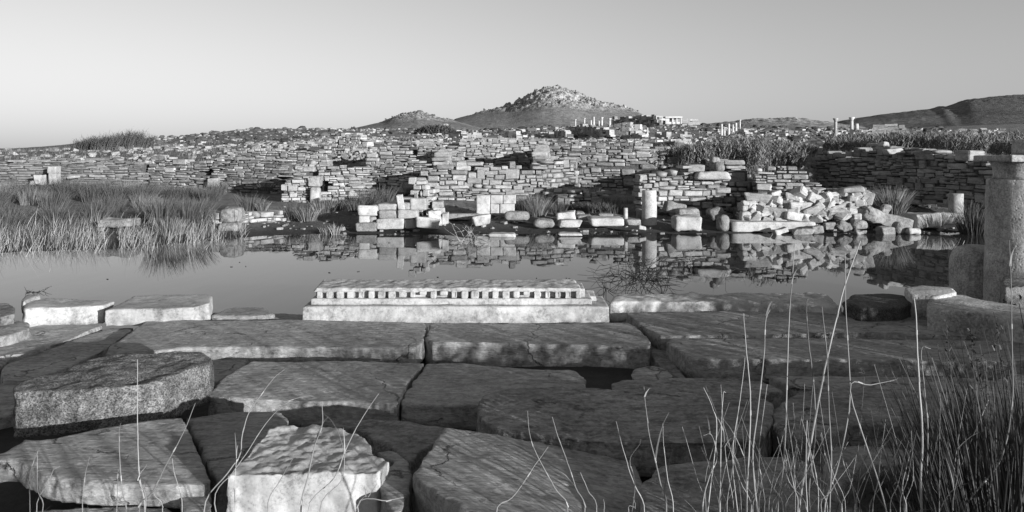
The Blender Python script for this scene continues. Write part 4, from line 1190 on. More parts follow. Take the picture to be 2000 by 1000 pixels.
# dark wall top, right
for i, (a, b_, c, d_, dd, lab) in enumerate([(1734, 290, 1766, 301, 19.4, 'bright tilted slab high on the dark shaded wall'), (1702, 280, 1716, 286, 20.6, 'flat bright stone left on the crest of the dark wall'),
        (1725, 277, 1737, 286, 20.2, 'pointed bright stone on the crest of the dark wall'), (1820, 296, 1842, 306, 18.6, 'pale flat stone on the right crest of the dark wall'),
        (1864, 303, 1879, 313, 18.0, 'square pale stone near the right crest of the dark wall'), (1879, 297, 1895, 302, 17.9, 'top stone of the pale stack on the dark wall'),
        (1880, 303, 1896, 311, 17.9, 'lower stone of the pale stack on the dark wall'), (1712, 335, 1743, 342, 19.6, 'pale long stone jutting from the face of the dark wall')]):
    block(lab, a, b_, c, d_, dd, .3, M_WHITE if i != 7 else M_PALEWALL, seed=500 + i, roll=(-5 if i == 0 else random.uniform(-4, 4)), r=.03)

# ------------------------------------------------------------------ loose rubble on the slopes
def scatter(name, label, n, pxr, dr, sz, mat, seed, density=None, kind='stuff', box=False, flat=.6):
    r = np.random.default_rng(seed)
    specs = []
    tries = 0
    while len(specs) < n and tries < n * 8:
        tries += 1
        px = r.uniform(*pxr); d = math.exp(r.uniform(math.log(dr[0]), math.log(dr[1])))
        x, y = X(px, d), d
        if density is not None and r.random() > density(px, d, x, y): continue
        specs.append((x, y, d))
    xs = np.array([s[0] for s in specs]); ys = np.array([s[1] for s in specs])
    zs = ground(xs, ys)
    out = []
    for (x, y, d), z in zip(specs, zs):
        s = (sz[0] + (sz[1] - sz[0]) * r.random() ** 2.5) * (.6 + d / 60)
        Mx = Matrix.Translation((x, y, z + s * .12)) @ Matrix.Rotation(r.uniform(0, 6.28), 4, 'Z') @ Matrix.Rotation(r.normal(0, .3), 4, 'X') @ Matrix.Diagonal((s * r.uniform(.8, 1.5), s * r.uniform(.6, 1.1), s * flat * r.uniform(.5, 1.2), 1))
        if box: out.append((BX_V, BX_F, Mx))
        else: out.append((*CH[r.integers(14)], Mx))
    o = link(name, join(out, name), mat)
    tag(o, label, kind=kind)
    return o
def patchy(px, d, x, y):
    return .25 + .75 * max(0, mnoise.noise((x * .12, y * .12, 3)) * 2 + .2)
scatter('rubble', 'fallen stones strewn among the ruined walls on the slope', 1700, (560, 1640), (21.5, 60), (.05, .26), M_WALL, 1, patchy)
scatter('rubble', 'pale rubble strewn over the far ruins of the hillside', 2200, (640, 1800), (45, 125), (.04, .22), M_FARWALL, 2, patchy, box=True)
scatter('rubble', 'fallen stones at the foot and crest of the left bank walls', 900, (-40, 640), (25.8, 50), (.06, .34), M_WALL, 3, patchy)
scatter('pebbles', 'small stones along the far mud bank', 420, (430, 1900), (15.4, 19.5), (.04, .16), M_SHORE, 4)
scatter('rubble', 'small broken stones between the blocks of the bright heap', 260, (1448, 1700), (15.95, 17.6), (.10, .30), M_PALEWALL, 5)
scatter('pebbles', 'specks of rock on the left hillside', 600, (200, 760), (45, 118), (.05, .22), M_FARWALL, 8, patchy, box=True)

scatter('rubble', 'pale stones tumbling between the two reed thickets', 130, (1560, 1640), (23, 38), (.08, .34), M_PALEWALL, 15)
scatter('rubble', 'stones and wall stumps on the slope beyond the thickets', 900, (1380, 1960), (36, 110), (.06, .34), M_FARWALL, 16, patchy, box=True)
# collapsed heaps against the walls
r = np.random.default_rng(91); out = []
for px, d, rad, n in [(1094, 20.0, .8, 70), (845, 26.2, 1.0, 70), (760, 29.5, 1.2, 80), (600, 26.8, 1.2, 80), (470, 27.2, 1.0, 60), (1185, 24.4, 1.1, 80), (965, 26.2, .8, 50), (1010, 31.5, 1.4, 70),
                      (690, 31, 1.3, 70), (350, 26.0, 1.0, 50), (1290, 24.2, .8, 50), (800, 21.6, .6, 40), (1440, 18.8, .6, 40), (930, 34, 1.3, 60), (150, 26.6, 1.2, 50)]:
    cx = X(px, d); z0 = G(cx, d)
    for k in range(n):
        q = r.normal(0, .5, 2) * rad
        hh = .55 * rad * math.exp(-float(q @ q) / (rad * rad * .5)) * r.random() ** .6
        s = .07 + .26 * r.random() ** 2
        zb = max(G(cx + q[0], d + q[1]), z0 - .3)
        Mx = Matrix.Translation((cx + q[0], d + q[1] * .6, zb + hh)) @ Matrix.Rotation(r.uniform(0, 6.28), 4, 'Z') @ Matrix.Rotation(r.normal(0, .5), 4, 'X') @ Matrix.Diagonal((s * r.uniform(.9, 1.8), s, s * r.uniform(.4, .9), 1))
        out.append((*CH[r.integers(14)], Mx))
tag(link('rubble', join(out, 'rubble'), M_WALL), 'collapsed heaps of stones against the ruined walls', kind='stuff')
out = []
for k in range(330):
    px = r.uniform(1452, 1692); lo_ = np.interp(px, [1450, 1500, 1600, 1692], [400, 380, 372, 376])
    py = r.uniform(lo_, 432); dd = 16.38 - .35 * (py - lo_) / (432 - lo_) + r.normal(0, .05)
    s = .05 + .2 * r.random() ** 2
    Mx = Matrix.Translation(D(px, py, dd)) @ Matrix.Rotation(r.normal(0, .6), 4, 'Z') @ Matrix.Rotation(r.normal(0, .4), 4, 'Y') @ Matrix.Rotation(r.normal(0, .4), 4, 'X') @ Matrix.Diagonal((s * r.uniform(.9, 2.0), s, s * r.uniform(.5, 1), 1))
    out.append((*CH[r.integers(14)], Mx))
tag(link('rubble', join(out, 'rubble'), M_PALEWALL), 'small broken stones spilling down the face of the bright heap', kind='stuff')
# loose boulders of the summit: too many to count, one mass
def boulders(hv, label, n, seed, sz, lo=.45):
    v, rk, sh = hv
    r = np.random.default_rng(seed)
    nr, nc, _ = v.shape
    out = []
    half = nr // 2 + 4
    while len(out) < n:
        i, j = r.integers(0, half), r.integers(2, nc - 2)
        if rk[i, j] < lo or r.random() > rk[i, j]: continue
        p = v[i, j]
        s = sz[0] + (sz[1] - sz[0]) * r.random() ** 2.2
        Mx = Matrix.Translation((p[0] + r.normal(0, .4), p[1], p[2] + s * .1)) @ Matrix.Rotation(r.uniform(0, 6.28), 4, 'Z') @ Matrix.Rotation(r.normal(0, .5), 4, 'X') @ Matrix.Diagonal((s * r.uniform(.8, 1.5), s, s * r.uniform(.6, 1.3), 1))
        out.append((*CH[r.integers(14)], Mx))
    tag(link('summit_boulders', join(out, 'summit_boulders'), M_CRAG), label, kind='stuff')
M_CRAG = stone_mat('summit_crag', .10, .30, rnd=.5, scale=.8, bump=.8, bdist=.2, fine=4)
boulders(hk, 'grey boulders and crags of the rocky summit', 500, 5, (.25, .9), .55)
boulders(hs, 'grey boulders on the small knoll', 250, 6, (.25, .8), .55)

# ------------------------------------------------------------------ blades
def blades(base, az, lean, length, width, curve, seg=4, sink=.02):
    """ribbon blades; arrays of n. lean: start angle from vertical, curve: extra bend over the length"""
    n = len(az)
    pts = np.zeros((n, seg + 1, 3)); pts[:, 0] = base; pts[:, 0, 2] -= sink
    for k in range(seg):
        th = lean + curve * ((k + .5) / seg) ** 1.5
        st = length / seg
        pts[:, k + 1, 0] = pts[:, k, 0] + np.sin(th) * np.cos(az) * st
        pts[:, k + 1, 1] = pts[:, k, 1] + np.sin(th) * np.sin(az) * st
        pts[:, k + 1, 2] = pts[:, k, 2] + np.cos(th) * st
    return pts

def ribbon(pts, width, side_az, tip=.15):
    """pts (n,s+1,3) -> verts, quads; ribbon turned along side_az"""
    n, s1, _ = pts.shape
    side = np.stack([np.cos(side_az), np.sin(side_az), np.zeros(n)], -1)[:, None, :]
    wv = width[:, None, None] * (np.linspace(1, tip, s1) ** .8)[None, :, None] * .5
    L, Rr_ = pts - side * wv, pts + side * wv
    V = np.stack([L, Rr_], 2).reshape(n, s1 * 2, 3)
    k = np.arange(s1 - 1)
    q = np.stack([2 * k, 2 * k + 1, 2 * k + 3, 2 * k + 2], -1)
    F = (q[None] + (np.arange(n) * s1 * 2)[:, None, None]).reshape(-1, 4)
    return V.reshape(-1, 3), F

def cat_meshes(parts):
    vs, fs, n = [], [], 0
    for V, F in parts:
        vs.append(V); fs.append(F + n); n += len(V)
    return np.concatenate(vs), np.concatenate(fs)

def tuft_mesh(name, n, h, rad, lean, wind, width, seed, curve=.5, windaz=0.0, hvar=.6, seg=4):
    r = np.random.default_rng(seed)
    rr = rad * np.sqrt(r.random(n)); a0 = r.uniform(0, 6.283, n)
    base = np.stack([rr * np.cos(a0), rr * np.sin(a0), np.zeros(n)], -1)
    out = rr / rad
    ln = np.abs(r.normal(0, .12, n)) + lean * out
    dx = np.sin(ln) * np.cos(a0) + wind * math.cos(windaz); dy = np.sin(ln) * np.sin(a0) + wind * math.sin(windaz)
    az = np.arctan2(dy, dx); ln = np.arctan(np.hypot(dx, dy))
    L = h * (1 - hvar * r.random(n)) * (1 - .15 * out)
    pts = blades(base, az, ln * .6, L, None, curve * ln + r.uniform(0, .25, n), seg)
    V, F = ribbon(pts, width * r.uniform(.7, 1.3, n), r.uniform(0, 3.14159, n))
    return mesh_np(name, V, F)

def tuft(label, px, py, d, hpx, radpx, n, mat, name='rush_tuft', cat='rush tuft', group=None, lean=.7, wind=.1, width=.011, seed=None, curve=.5, zoff=0.0):
    h = hpx / FPX * d; rad = radpx / FPX * d
    seed = seed if seed is not None else int(px * 7 + (py or 0))
    x = X(px, d)
    z = Z(py, d) if py is not None else G(x, d)
    me = tuft_mesh(name, n, h * 1.12, rad, lean, wind, width, seed, curve)
    o = link(name, me, mat); o.location = (x, d, z + zoff)
    tag(o, label, cat, group)
    return o
RT = 'dark rushes of the left bank'
RL = 'dark rush tuft in the thick bank before the left wall'
r_ = random.Random(3)
spots = []
for k in range(46):
    d = r_.uniform(14.6, 23.5)
    px = r_.uniform(-90, 415)
    if px > 330 and d > 19: continue
    spots.append((px, d))
for k in range(26):
    spots.append((20 + 16 * k + r_.uniform(-12, 12), r_.uniform(21.0, 24.0)))
for px, d in spots:
    f = (d - 14.6) / 9
    hm_ = .33 + .17 * f + (.12 if 80 < px < 300 else 0)
    o = tuft(RL, px, None, d, hm_ * FPX / d * r_.uniform(.85, 1.2), 24 * 17 / d, 400, M_RUSH if r_.random() < .86 else M_RUSHPALE, group=RT, lean=r_.uniform(.3, .8), wind=r_.uniform(.05, .38), width=.010, curve=r_.uniform(.4, 1.0), seed=int(px * 13 + d * 100))
for px, py, d, hh, rr, n, lab, mt, wd in [
    (372, 440, 15.6, 62, 30, 520, 'broad dark tuft at the right end of the left rush bank', M_RUSH, .25),
    (318, 436, 15.4, 66, 26, 480, 'dark leaning tuft next to the right end of the rush bank', M_RUSH, .2),
    (486, 413, 18.0, 42, 17, 300, 'round tuft growing behind the low pale water wall', M_RUSH, .1),
    (512, 411, 17.8, 24, 9, 120, 'small tuft in the shade behind the low pale water wall', M_RUSHPALE, .1),
    (570, 428, 17.3, 36, 14, 260, 'dark tuft at the right end of the low pale water wall', M_RUSH, -.05),
    (600, 430, 17.0, 34, 16, 260, 'pale fanning tuft below the white pillar', M_RUSHPALE, 0),
    (632, 420, 18.2, 40, 18, 260, 'wispy tuft right of the white pillar', M_RUSHPALE, .05),
    (655, 410, 18.8, 30, 16, 220, 'low wispy tuft left of the shaded hollow', M_RUSH, .1),
    (700, 412, 18.0, 38, 20, 320, 'dark fanning tuft behind the dressed block stack', M_RUSH, .15),
    (722, 402, 20.2, 40, 18, 300, 'dark tuft before the small-stoned middle wall', M_RUSH, .1),
    (748, 396, 20.6, 40, 20, 320, 'dark broad tuft against the small-stoned middle wall', M_RUSH, .1),
    (640, 459, 15.4, 22, 12, 120, 'small pale tuft alone on the mud by the water', M_RUSHPALE, 0),
    (655, 458, 15.3, 26, 7, 70, 'spiky pale sprig beside the small tuft on the mud', M_DRY, 0),
    (1050, 428, 17.7, 58, 12, 320, 'tall pale grass tuft behind the grey rounded boulder', M_RUSHPALE, .05),
    (1026, 416, 18.1, 40, 20, 380, 'bushy dark tuft right of the marble panel', M_RUSH, 0),
    (1040, 410, 18.4, 36, 22, 380, 'bushy dark tuft behind the tall pale grass tuft', M_RUSH, 0),
    (1092, 420, 17.6, 30, 10, 200, 'dark fountain-shaped tuft right of the tall pale grass', M_DARKRUSH, 0),
    (1195, 402, 19.6, 26, 14, 160, 'wispy tuft in the shade under the slanting shadow wall', M_RUSHPALE, 0),
    (1225, 404, 20.0, 26, 14, 160, 'low wispy tuft in the shade left of the lone column', M_RUSHPALE, 0),
    (1738, 416, 17.0, 58, 26, 900, 'large round bushy tuft before the dark shaded wall', M_RUSHPALE, -.12),
    (1905, 458, 15.4, 62, 26, 520, 'dark spiky tuft at the waterline near the grey column', M_DARKRUSH, .05),
    (1890, 420, 17.2, 36, 24, 300, 'dark low tuft behind the smaller marble slab', M_DARKRUSH, 0),
    (520, 372, 22.5, 20, 14, 140, 'short dark tuft before the two-holed wall', M_RUSH, .1),
    (315, 392, 22.5, 22, 14, 140, 'short dark tuft right of the narrow dark slot', M_RUSH, .1)]:
    tuft(lab, px, py, d, hh, rr, n, mt, wind=wd, lean=.9 if 'round' in lab or 'fan' in lab else .6, width=.012)
for k, (px, d) in enumerate([(1080, 18.6), (1105, 18.5), (1130, 18.4), (1155, 18.4), (1178, 18.3), (1200, 18.2), (1010, 18.4), (1050, 18.8)]):
    tuft('low dark shrubby grass clump along the foot of the low front wall', px, None, d, 24, 20, 300, M_RUSH, name='grass_clump', cat='grass clump', group='low clumps under the front wall', lean=.9, width=.014, curve=.9)

# pale straw along the left waterline
r = np.random.default_rng(5)
n = 5200
px = r.uniform(-120, 480, n); S = np.interp(px, SPX, SD)
cl = np.array([mnoise.noise((p * .03, 0, 1)) for p in px])
d = S + r.normal(.45, .75, n) + np.where(r.random(n) < .3, r.random(n) * 2.0, 0)
keep = cl * 1.5 + r.uniform(-.3, .6, n) > 0; px, d = px[keep], d[keep]; n = len(px)
xs, ys = (px - 1000) / FPX * d, d
base = np.stack([xs, ys, np.maximum(ground(xs, ys), -.15)], -1)
pts = blades(base, r.normal(.3, 1.3, n), np.abs(r.normal(.1, .3, n)), (.06 + .34 * r.random(n) ** 1.6) * np.where(r.random(n) < .08, 1.5, 1), None, r.uniform(0, .9, n), 4)
V, F = ribbon(pts, r.uniform(.006, .013, n), r.uniform(0, 3.14, n))
tag(link('dry_grass', mesh_np('dry_grass', V, F), M_DRY), 'pale dead grass fringing the left waterline', 'dry grass', kind='stuff')
# thin grass on the slopes
def slope_grass(label, n, pxr, dr, hh, mat, seed, wd=.012, nz=.1, thr=.0):
    r = np.random.default_rng(seed)
    px = r.uniform(*pxr, n); d = np.exp(r.uniform(math.log(dr[0]), math.log(dr[1]), n))
    xs, ys = (px - 1000) / FPX * d, d
    k = np.array([mnoise.noise((x * nz * 2, y * nz, 5)) for x, y in zip(xs, ys)]) + r.uniform(-.2, .2, n) > thr
    xs, ys, d = xs[k], ys[k], d[k]; n = len(xs)
    base = np.stack([xs, ys, ground(xs, ys)], -1)
    pts = blades(base, r.normal(.2, 1.2, n), np.abs(r.normal(.15, .35, n)), r.uniform(hh * .5, hh, n), None, r.uniform(0, .8, n), 3)
    V, F = ribbon(pts, r.uniform(.6, 1.3, n) * wd * (d / 25), r.uniform(0, 3.14, n))
    tag(link('grass', mesh_np('grass', V, F), mat), label, 'grass', kind='stuff')
slope_grass('dark grass and weeds behind the left wall', 5200, (-80, 640), (26.5, 60), .35, M_RUSH, 31, .02)
slope_grass('weeds growing between the ruins', 5200, (640, 1950), (21, 60), .30, M_RUSH, 32, .018, thr=.05)
slope_grass('dark low grass under the straw of the left bank', 3800, (-110, 470), (12.9, 17.5), .16, M_RUSH, 34, .016, thr=-.3)
slope_grass('short grass on the far mud bank', 2600, (540, 1900), (16.6, 20), .14, M_RUSH, 33, .012, thr=.05)
# scrub mounds on the hillsides, one mass
r = np.random.default_rng(12); out = []
for k in range(950):
    px = r.uniform(150, 1850); dd = math.exp(r.uniform(math.log(50), math.log(165)))
    x = X(px, dd); s = r.uniform(.15, .6) * (.5 + dd / 100)
    if mnoise.noise((x * .06, dd * .06, 8)) < -.05: continue
    V, F = ICO1[k % 6] if 'ICO1' in globals() else (None, None)
    if V is None:
        ICO1 = [ico(2, 40 + q, .5) for q in range(6)]; V, F = ICO1[k % 6]
    out.append((V, F, Matrix.Translation((x, dd, G(x, dd) + s * .1)) @ Matrix.Rotation(r.uniform(0, 6), 4, 'Z') @ Matrix.Diagonal((s * 1.6, s * 1.2, s * .8, 1))))
tag(link('scrub', join(out, 'scrub'), M_SCRUB), 'dark low scrub dotted over the hillside', 'scrub', kind='stuff')
# domed dark bush on the left slope
def leaf_bush(name, label, loc, size, n, mat, leaf, seed, cat='bush', up=0.2, group=None):
    r = np.random.default_rng(seed)
    v = r.normal(size=(n, 3)); v /= np.linalg.norm(v, axis=1, keepdims=True)
    v[:, 2] = np.abs(v[:, 2])
    rad = r.uniform(.55, 1.0, n) ** .5 * (1 + .18 * fbm(v * 2.5 + seed, 3, seed))
    p = v * rad[:, None] * np.array(size)
    az = np.arctan2(v[:, 1], v[:, 0]) + r.normal(0, .8, n)
    pts = blades(p, az, r.uniform(.2, 1.5, n) * (1 - up), leaf * r.uniform(.6, 1.4, n), None, r.uniform(0, .6, n), 2, 0)
    V, F = ribbon(pts, leaf * .45 * r.uniform(.6, 1.3, n), r.uniform(0, 3.14, n), .3)
    o = link(name, mesh_np(name, V, F), mat); o.location = loc
    tag(o, label, cat, group)
    return o
leaf_bush('bush', 'dark smooth domed bush on the left hillside', (X(584, 62), 62, Z(281, 62)), (1.15, 1.0, .55), 2600, M_DARKRUSH, .22, 3)
leaf_bush('bush', 'dark low bush left of the ragged pale gable', (X(630, 44), 44, Z(306, 44)), (1.1, .8, .38), 1200, M_DARKRUSH, .2, 4)
leaf_bush('bush', 'pale round bush left of the roofless block', (X(790, 46), 46, Z(284, 46)), (1.0, .8, .45), 1500, M_REED, .16, 5)
leaf_bush('bush', 'dark scrub bush on the slope below the saddle', (X(850, 75), 75, Z(266, 75)), (2.2, 1.6, .9), 1600, M_SCRUB, .35, 6)
leaf_bush('bush', 'tiny dark tree on the crest left of the knoll', (X(690, 100), 100, Z(258, 100)), (.30, .3, .55), 500, M_DARKRUSH, .25, 7)

# ------------------------------------------------------------------ reed thickets
def reed_clump(label, x, y, z, h, rad, n, seed, mat, group, name='reed_clump', leaf=.35, lw=.022, nl=7, lean=.25, wind=.12, windaz=0.0, swd=.010):
    r = np.random.default_rng(seed)
    rr = rad * np.sqrt(r.random(n)); a0 = r.uniform(0, 6.283, n)
    base = np.stack([rr * np.cos(a0), rr * np.sin(a0), np.zeros(n)], -1)
    ln = np.abs(r.normal(0, lean, n)); az = r.uniform(0, 6.283, n)
    dx = np.sin(ln) * np.cos(az) + wind * math.cos(windaz); dy = np.sin(ln) * np.sin(az) + wind * math.sin(windaz)
    az = np.arctan2(dy, dx); ln = np.hypot(dx, dy)
    L = h * r.uniform(.65, 1.05, n)
    pts = blades(base, az, ln * .5, L, None, ln + r.uniform(0, .2, n), 5)
    parts = [ribbon(pts, np.full(n, swd), r.uniform(0, 3.14, n), .4)]
    for k in range(nl):
        f = .25 + .75 * (k + r.random(n)) / nl
        fi = np.clip(f * 5, 0, 4.999); i0 = fi.astype(int); fr = (fi - i0)[:, None]
        b0 = pts[np.arange(n), i0] * (1 - fr) + pts[np.arange(n), i0 + 1] * fr
        la = r.uniform(0, 6.283, n)
        lp = blades(b0, la, r.uniform(.25, .8, n), leaf * r.uniform(.5, 1.2, n), None, r.uniform(.3, 1.6, n), 3, 0)
        parts.append(ribbon(lp, lw * r.uniform(.7, 1.3, n), la + 1.57 + r.normal(0, .5, n), .1))
    V, F = cat_meshes(parts)
    o = link(name, mesh_np(name, V, F), mat); o.location = (x, y, z)
    tag(o, label, 'reeds', group)
    return o
rq = random.Random(8)
for k in range(16):
    px = 1300 + (1570 - 1300) * (k % 8 + .5) / 8 + rq.uniform(-14, 14); d = (22.3 if k < 8 else 26) + rq.uniform(-.5, 1.5)
    x = X(px, d); zb = Z((338 if px > 1400 else 325) if k < 8 else 306, d)
    hh = max(.4, Z(np.interp(px, [1300, 1340, 1400, 1480, 1540, 1580], [296, 282, 268, 266, 275, 290]) + rq.uniform(-3, 10), d) - zb)
    reed_clump('leafy reed clump in the thicket behind the stepped wall', x, d, zb, hh, .5, 95, 900 + k, M_REED, 'middle reed thicket', leaf=.2, lw=.03, nl=11, lean=.4)
for k in range(22):
    px = 1625 + (2080 - 1625) * (k % 11 + .5) / 11 + rq.uniform(-14, 14); d = (23.5 if k < 11 else 29) + rq.uniform(-.8, 1.2) - max(0, px - 1800) * .012
    px = max(px, 1640)
    x = X(px, d); top = np.interp(px, [1600, 1680, 1760, 1860, 1950, 2080], [282, 272, 258, 253, 260, 264]) + rq.uniform(-3, 14)
    bot = np.interp(px, [1600, 1780, 1900, 2080], [302, 296, 306, 316]) - (0 if k < 11 else 12)
    zb = Z(bot, d)
    reed_clump('leafy reed clump in the thicket above the dark shaded wall', x, d, zb, max(.5, Z(top, d) - zb), .55, 90, 950 + k, M_REED, 'right reed thicket', leaf=.22, lw=.03, nl=11, lean=.4)
# reeds against the sky on the left
for k in range(9):
    px = 150 + 16 * k + rq.uniform(-5, 5); d = 45 + rq.uniform(-2, 2)
    x = X(px, d); top = np.interp(px, [140, 180, 220, 265, 300], [284, 274, 268, 264, 276]) + rq.uniform(-2, 3)
    zb = G(x, d) - .05
    reed_clump('wind-bent reed clump on the crest behind the left wall', x, d, zb, max(.35, Z(top, d) - zb) * 1.35, .5, 120, 990 + k, M_RUSH, 'reeds on the left crest', leaf=.4, lw=.022, nl=3, wind=.35, swd=.02, lean=.15)

# ------------------------------------------------------------------ dead twigs standing in the water
def tube_path(pts, r0, r1, seg=5):
    pts = np.array(pts, float); n = len(pts)
    tg = np.gradient(pts, axis=0); tg /= np.linalg.norm(tg, axis=1, keepdims=True) + 1e-9
    ref = np.array([0, 1., 0]) if abs(tg[0][1]) < .8 else np.array([1., 0, 0])
    a = np.cross(tg, ref); a /= np.linalg.norm(a, axis=1, keepdims=True) + 1e-9
    b_ = np.cross(tg, a)
    rad = np.linspace(r0, r1, n)[:, None]
    V = np.concatenate([pts + rad * (a * math.cos(2 * math.pi * s / seg) + b_ * math.sin(2 * math.pi * s / seg)) for s in range(seg)], 0).reshape(seg, n, 3).transpose(1, 0, 2).reshape(-1, 3)
    F = np.array([[i * seg + s, i * seg + (s + 1) % seg, (i + 1) * seg + (s + 1) % seg, (i + 1) * seg + s] for i in range(n - 1) for s in range(seg)])
    return V, F
def twigs(label, px, py, wpx, hpx, n, mat, seed, r0=.004, name='dead_shrub', up=.5):
    r = np.random.default_rng(seed)
    c = P(px, py, -.02)
    s = wpx / 2 / FPX * c.y; h = hpx / FPX * c.y
    parts = []
    for k in range(n):
        p = np.array([r.normal(0, s * .25), r.normal(0, s * .2), -.03]); a = r.uniform(0, 6.28)
        dirv = np.array([math.cos(a), math.sin(a) * .7, abs(r.normal(up, .5))]); dirv /= np.linalg.norm(dirv)
        pts = [p.copy()]; m_ = r.integers(4, 8); st = r.uniform(.5, 1.2) * max(s, h) / m_ * 1.3
        for q in range(m_):
            dirv = dirv + r.normal(0, .35, 3); dirv[2] -= .10; dirv /= np.linalg.norm(dirv)
            p = p + dirv * st
            p[2] = min(max(p[2], -.03 if q < 2 else .0), h * r.uniform(.8, 1.1)); pts.append(p.copy())
        parts.append(tube_path(pts, r0, r0 * .4, 4))
        if r.random() < .6:
            b0 = pts[len(pts) // 2]; d2 = r.normal(0, 1, 3); d2[2] = abs(d2[2]) * .5; d2 /= np.linalg.norm(d2)
            parts.append(tube_path([b0, b0 + d2 * st * .8, b0 + d2 * st * 1.5 + r.normal(0, .02, 3)], r0 * .7, r0 * .3, 4))
    V, F = cat_meshes(parts)
    o = link(name, mesh_np(name, V, F), mat); o.location = (c.x, c.y, 0)
    tag(o, label, 'dead shrub')
twigs('dark tangle of bare twigs drowned in the pond left of the column reflection', 1255, 545, 170, 38, 70, M_TWIG, 1, .005, up=.25)
twigs('pale bare shrub standing in the water below the marble panel', 916, 478, 56, 46, 34, M_DRY, 2, .005, up=1.3)
twigs('little dark twig tangle floating at the far left', 66, 574, 42, 14, 16, M_TWIG, 3, .005, up=.3)
twigs('thin pale stems standing in the water right of the column', 1340, 520, 70, 46, 9, M_DRY, 4, .004, up=1.2)
twigs('few pale twigs over the water far right of the column', 1418, 535, 40, 50, 7, M_DRY, 5, .003, up=1.4)
twigs('single thin twig tangle at the left end of the bright broken block', 1183, 572, 26, 56, 8, M_TWIG, 6, .004, up=1.2)

# ------------------------------------------------------------------ dry stalks in the foreground
def smooth_path(pts, k=6):
    p = [np.array(q, float) for q in pts]
    p = [2 * p[0] - p[1]] + p + [2 * p[-1] - p[-2]]
    out = []
    for i in range(1, len(p) - 2):
        for t_ in np.linspace(0, 1, k, endpoint=False):
            a, b_, c_, d_ = p[i - 1], p[i], p[i + 1], p[i + 2]
            out.append(.5 * ((2 * b_) + (-a + c_) * t_ + (2 * a - 5 * b_ + 4 * c_ - d_) * t_ ** 2 + (-a + 3 * b_ - 3 * c_ + d_) * t_ ** 3))
    out.append(p[-2])
    return np.array(out)
SG = 'dry reed stalks rising from the bottom edge'
def stalk(label, path, d, wpx=4.5, mat=None, leaves=0, seed=0, group=SG, ddep=.0, seed_head=False):
    """path of photo pixels from foot to tip, standing at distance d"""
    r = np.random.default_rng(seed or int(path[0][0] * 3 + path[-1][1]))
    # carry the foot down to the ground
    x0, y0 = path[0]
    pts = [np.array(D(px, py, d + ddep * i / max(1, len(path) - 1))) for i, (px, py) in enumerate(path)]
    foot = pts[0] + (pts[0] - pts[1]) * .2
    if foot[2] > .1:
        dz = foot[2] - .03
        dirv = (pts[0] - pts[1]); dirv /= np.linalg.norm(dirv)
        sx_ = float(np.clip(-dirv[0] / min(dirv[2], -.05), -.35, .35)) * -1
        f0 = pts[0].copy()
        for q_ in (.34, .67, 1.0):
            pts.insert(0, f0 + np.array([-sx_ * -dz * q_ * (1 - .4 * q_), 0, -dz * q_]))
    sp = smooth_path(pts, 5)
    sp = sp + np.cumsum(r.normal(0, .0005, sp.shape), 0)
    r0 = wpx * .38 / FPX * d
    rt = empty('reed_stalk', tuple(sp[0])); rt_loc = sp[0]
    tag(rt, label, 'reed stalk', group)
    V, F = tube_path(sp - rt_loc, r0 * 1.15, r0 * .3, 6)
    o = link('stem', mesh_np('stem', V, F, True), mat or M_DRY); o.parent = rt
    # joints
    parts = []
    for f in np.arange(.12, .9, .17):
        i = int(f * (len(sp) - 1)); q = sp[i] - rt_loc; tgt = (sp[i + 1] - sp[i]); tgt /= np.linalg.norm(tgt)
        rr = r0 * (1 - .55 * f) * 1.35
        parts.append(tube_path([q - tgt * .006, q, q + tgt * .010], rr, rr * .9, 6))
    V, F = cat_meshes(parts)
    o = link('joints', mesh_np('joints', V, F), mat or M_DRY); o.parent = rt
    for k in range(leaves):
        f = r.uniform(.3, .97); i = int(f * (len(sp) - 2)); q = sp[i] - rt_loc
        az = r.uniform(0, 6.28, 1)
        lp = blades(q[None], az, r.uniform(.1, .7, 1), r.uniform(.05, .16, 1), None, r.uniform(.2, 1.4, 1), 4, 0)
        V, F = ribbon(lp, np.array([r0 * 1.8]), az + 1.57, .1)
        o = link('leaf', mesh_np('leaf', V, F), mat or M_DRY); o.parent = rt
    if seed_head:
        parts = []
        for k in range(26):
            f = 1 - .28 * k / 26; i = min(len(sp) - 2, int(f * (len(sp) - 1))); q = sp[i] - rt_loc + r.normal(0, .006, 3)
            az = r.uniform(0, 6.28, 1)
            lp = blades(q[None], az, r.uniform(.3, 1.2, 1), r.uniform(.008, .02, 1), None, np.array([.3]), 2, 0)
            parts.append(ribbon(lp, np.array([.006]), az + 1.57, .5))
        V, F = cat_meshes(parts)
        o = link('seed_head', mesh_np('seed_head', V, F), mat or M_DRY); o.parent = rt
    return rt
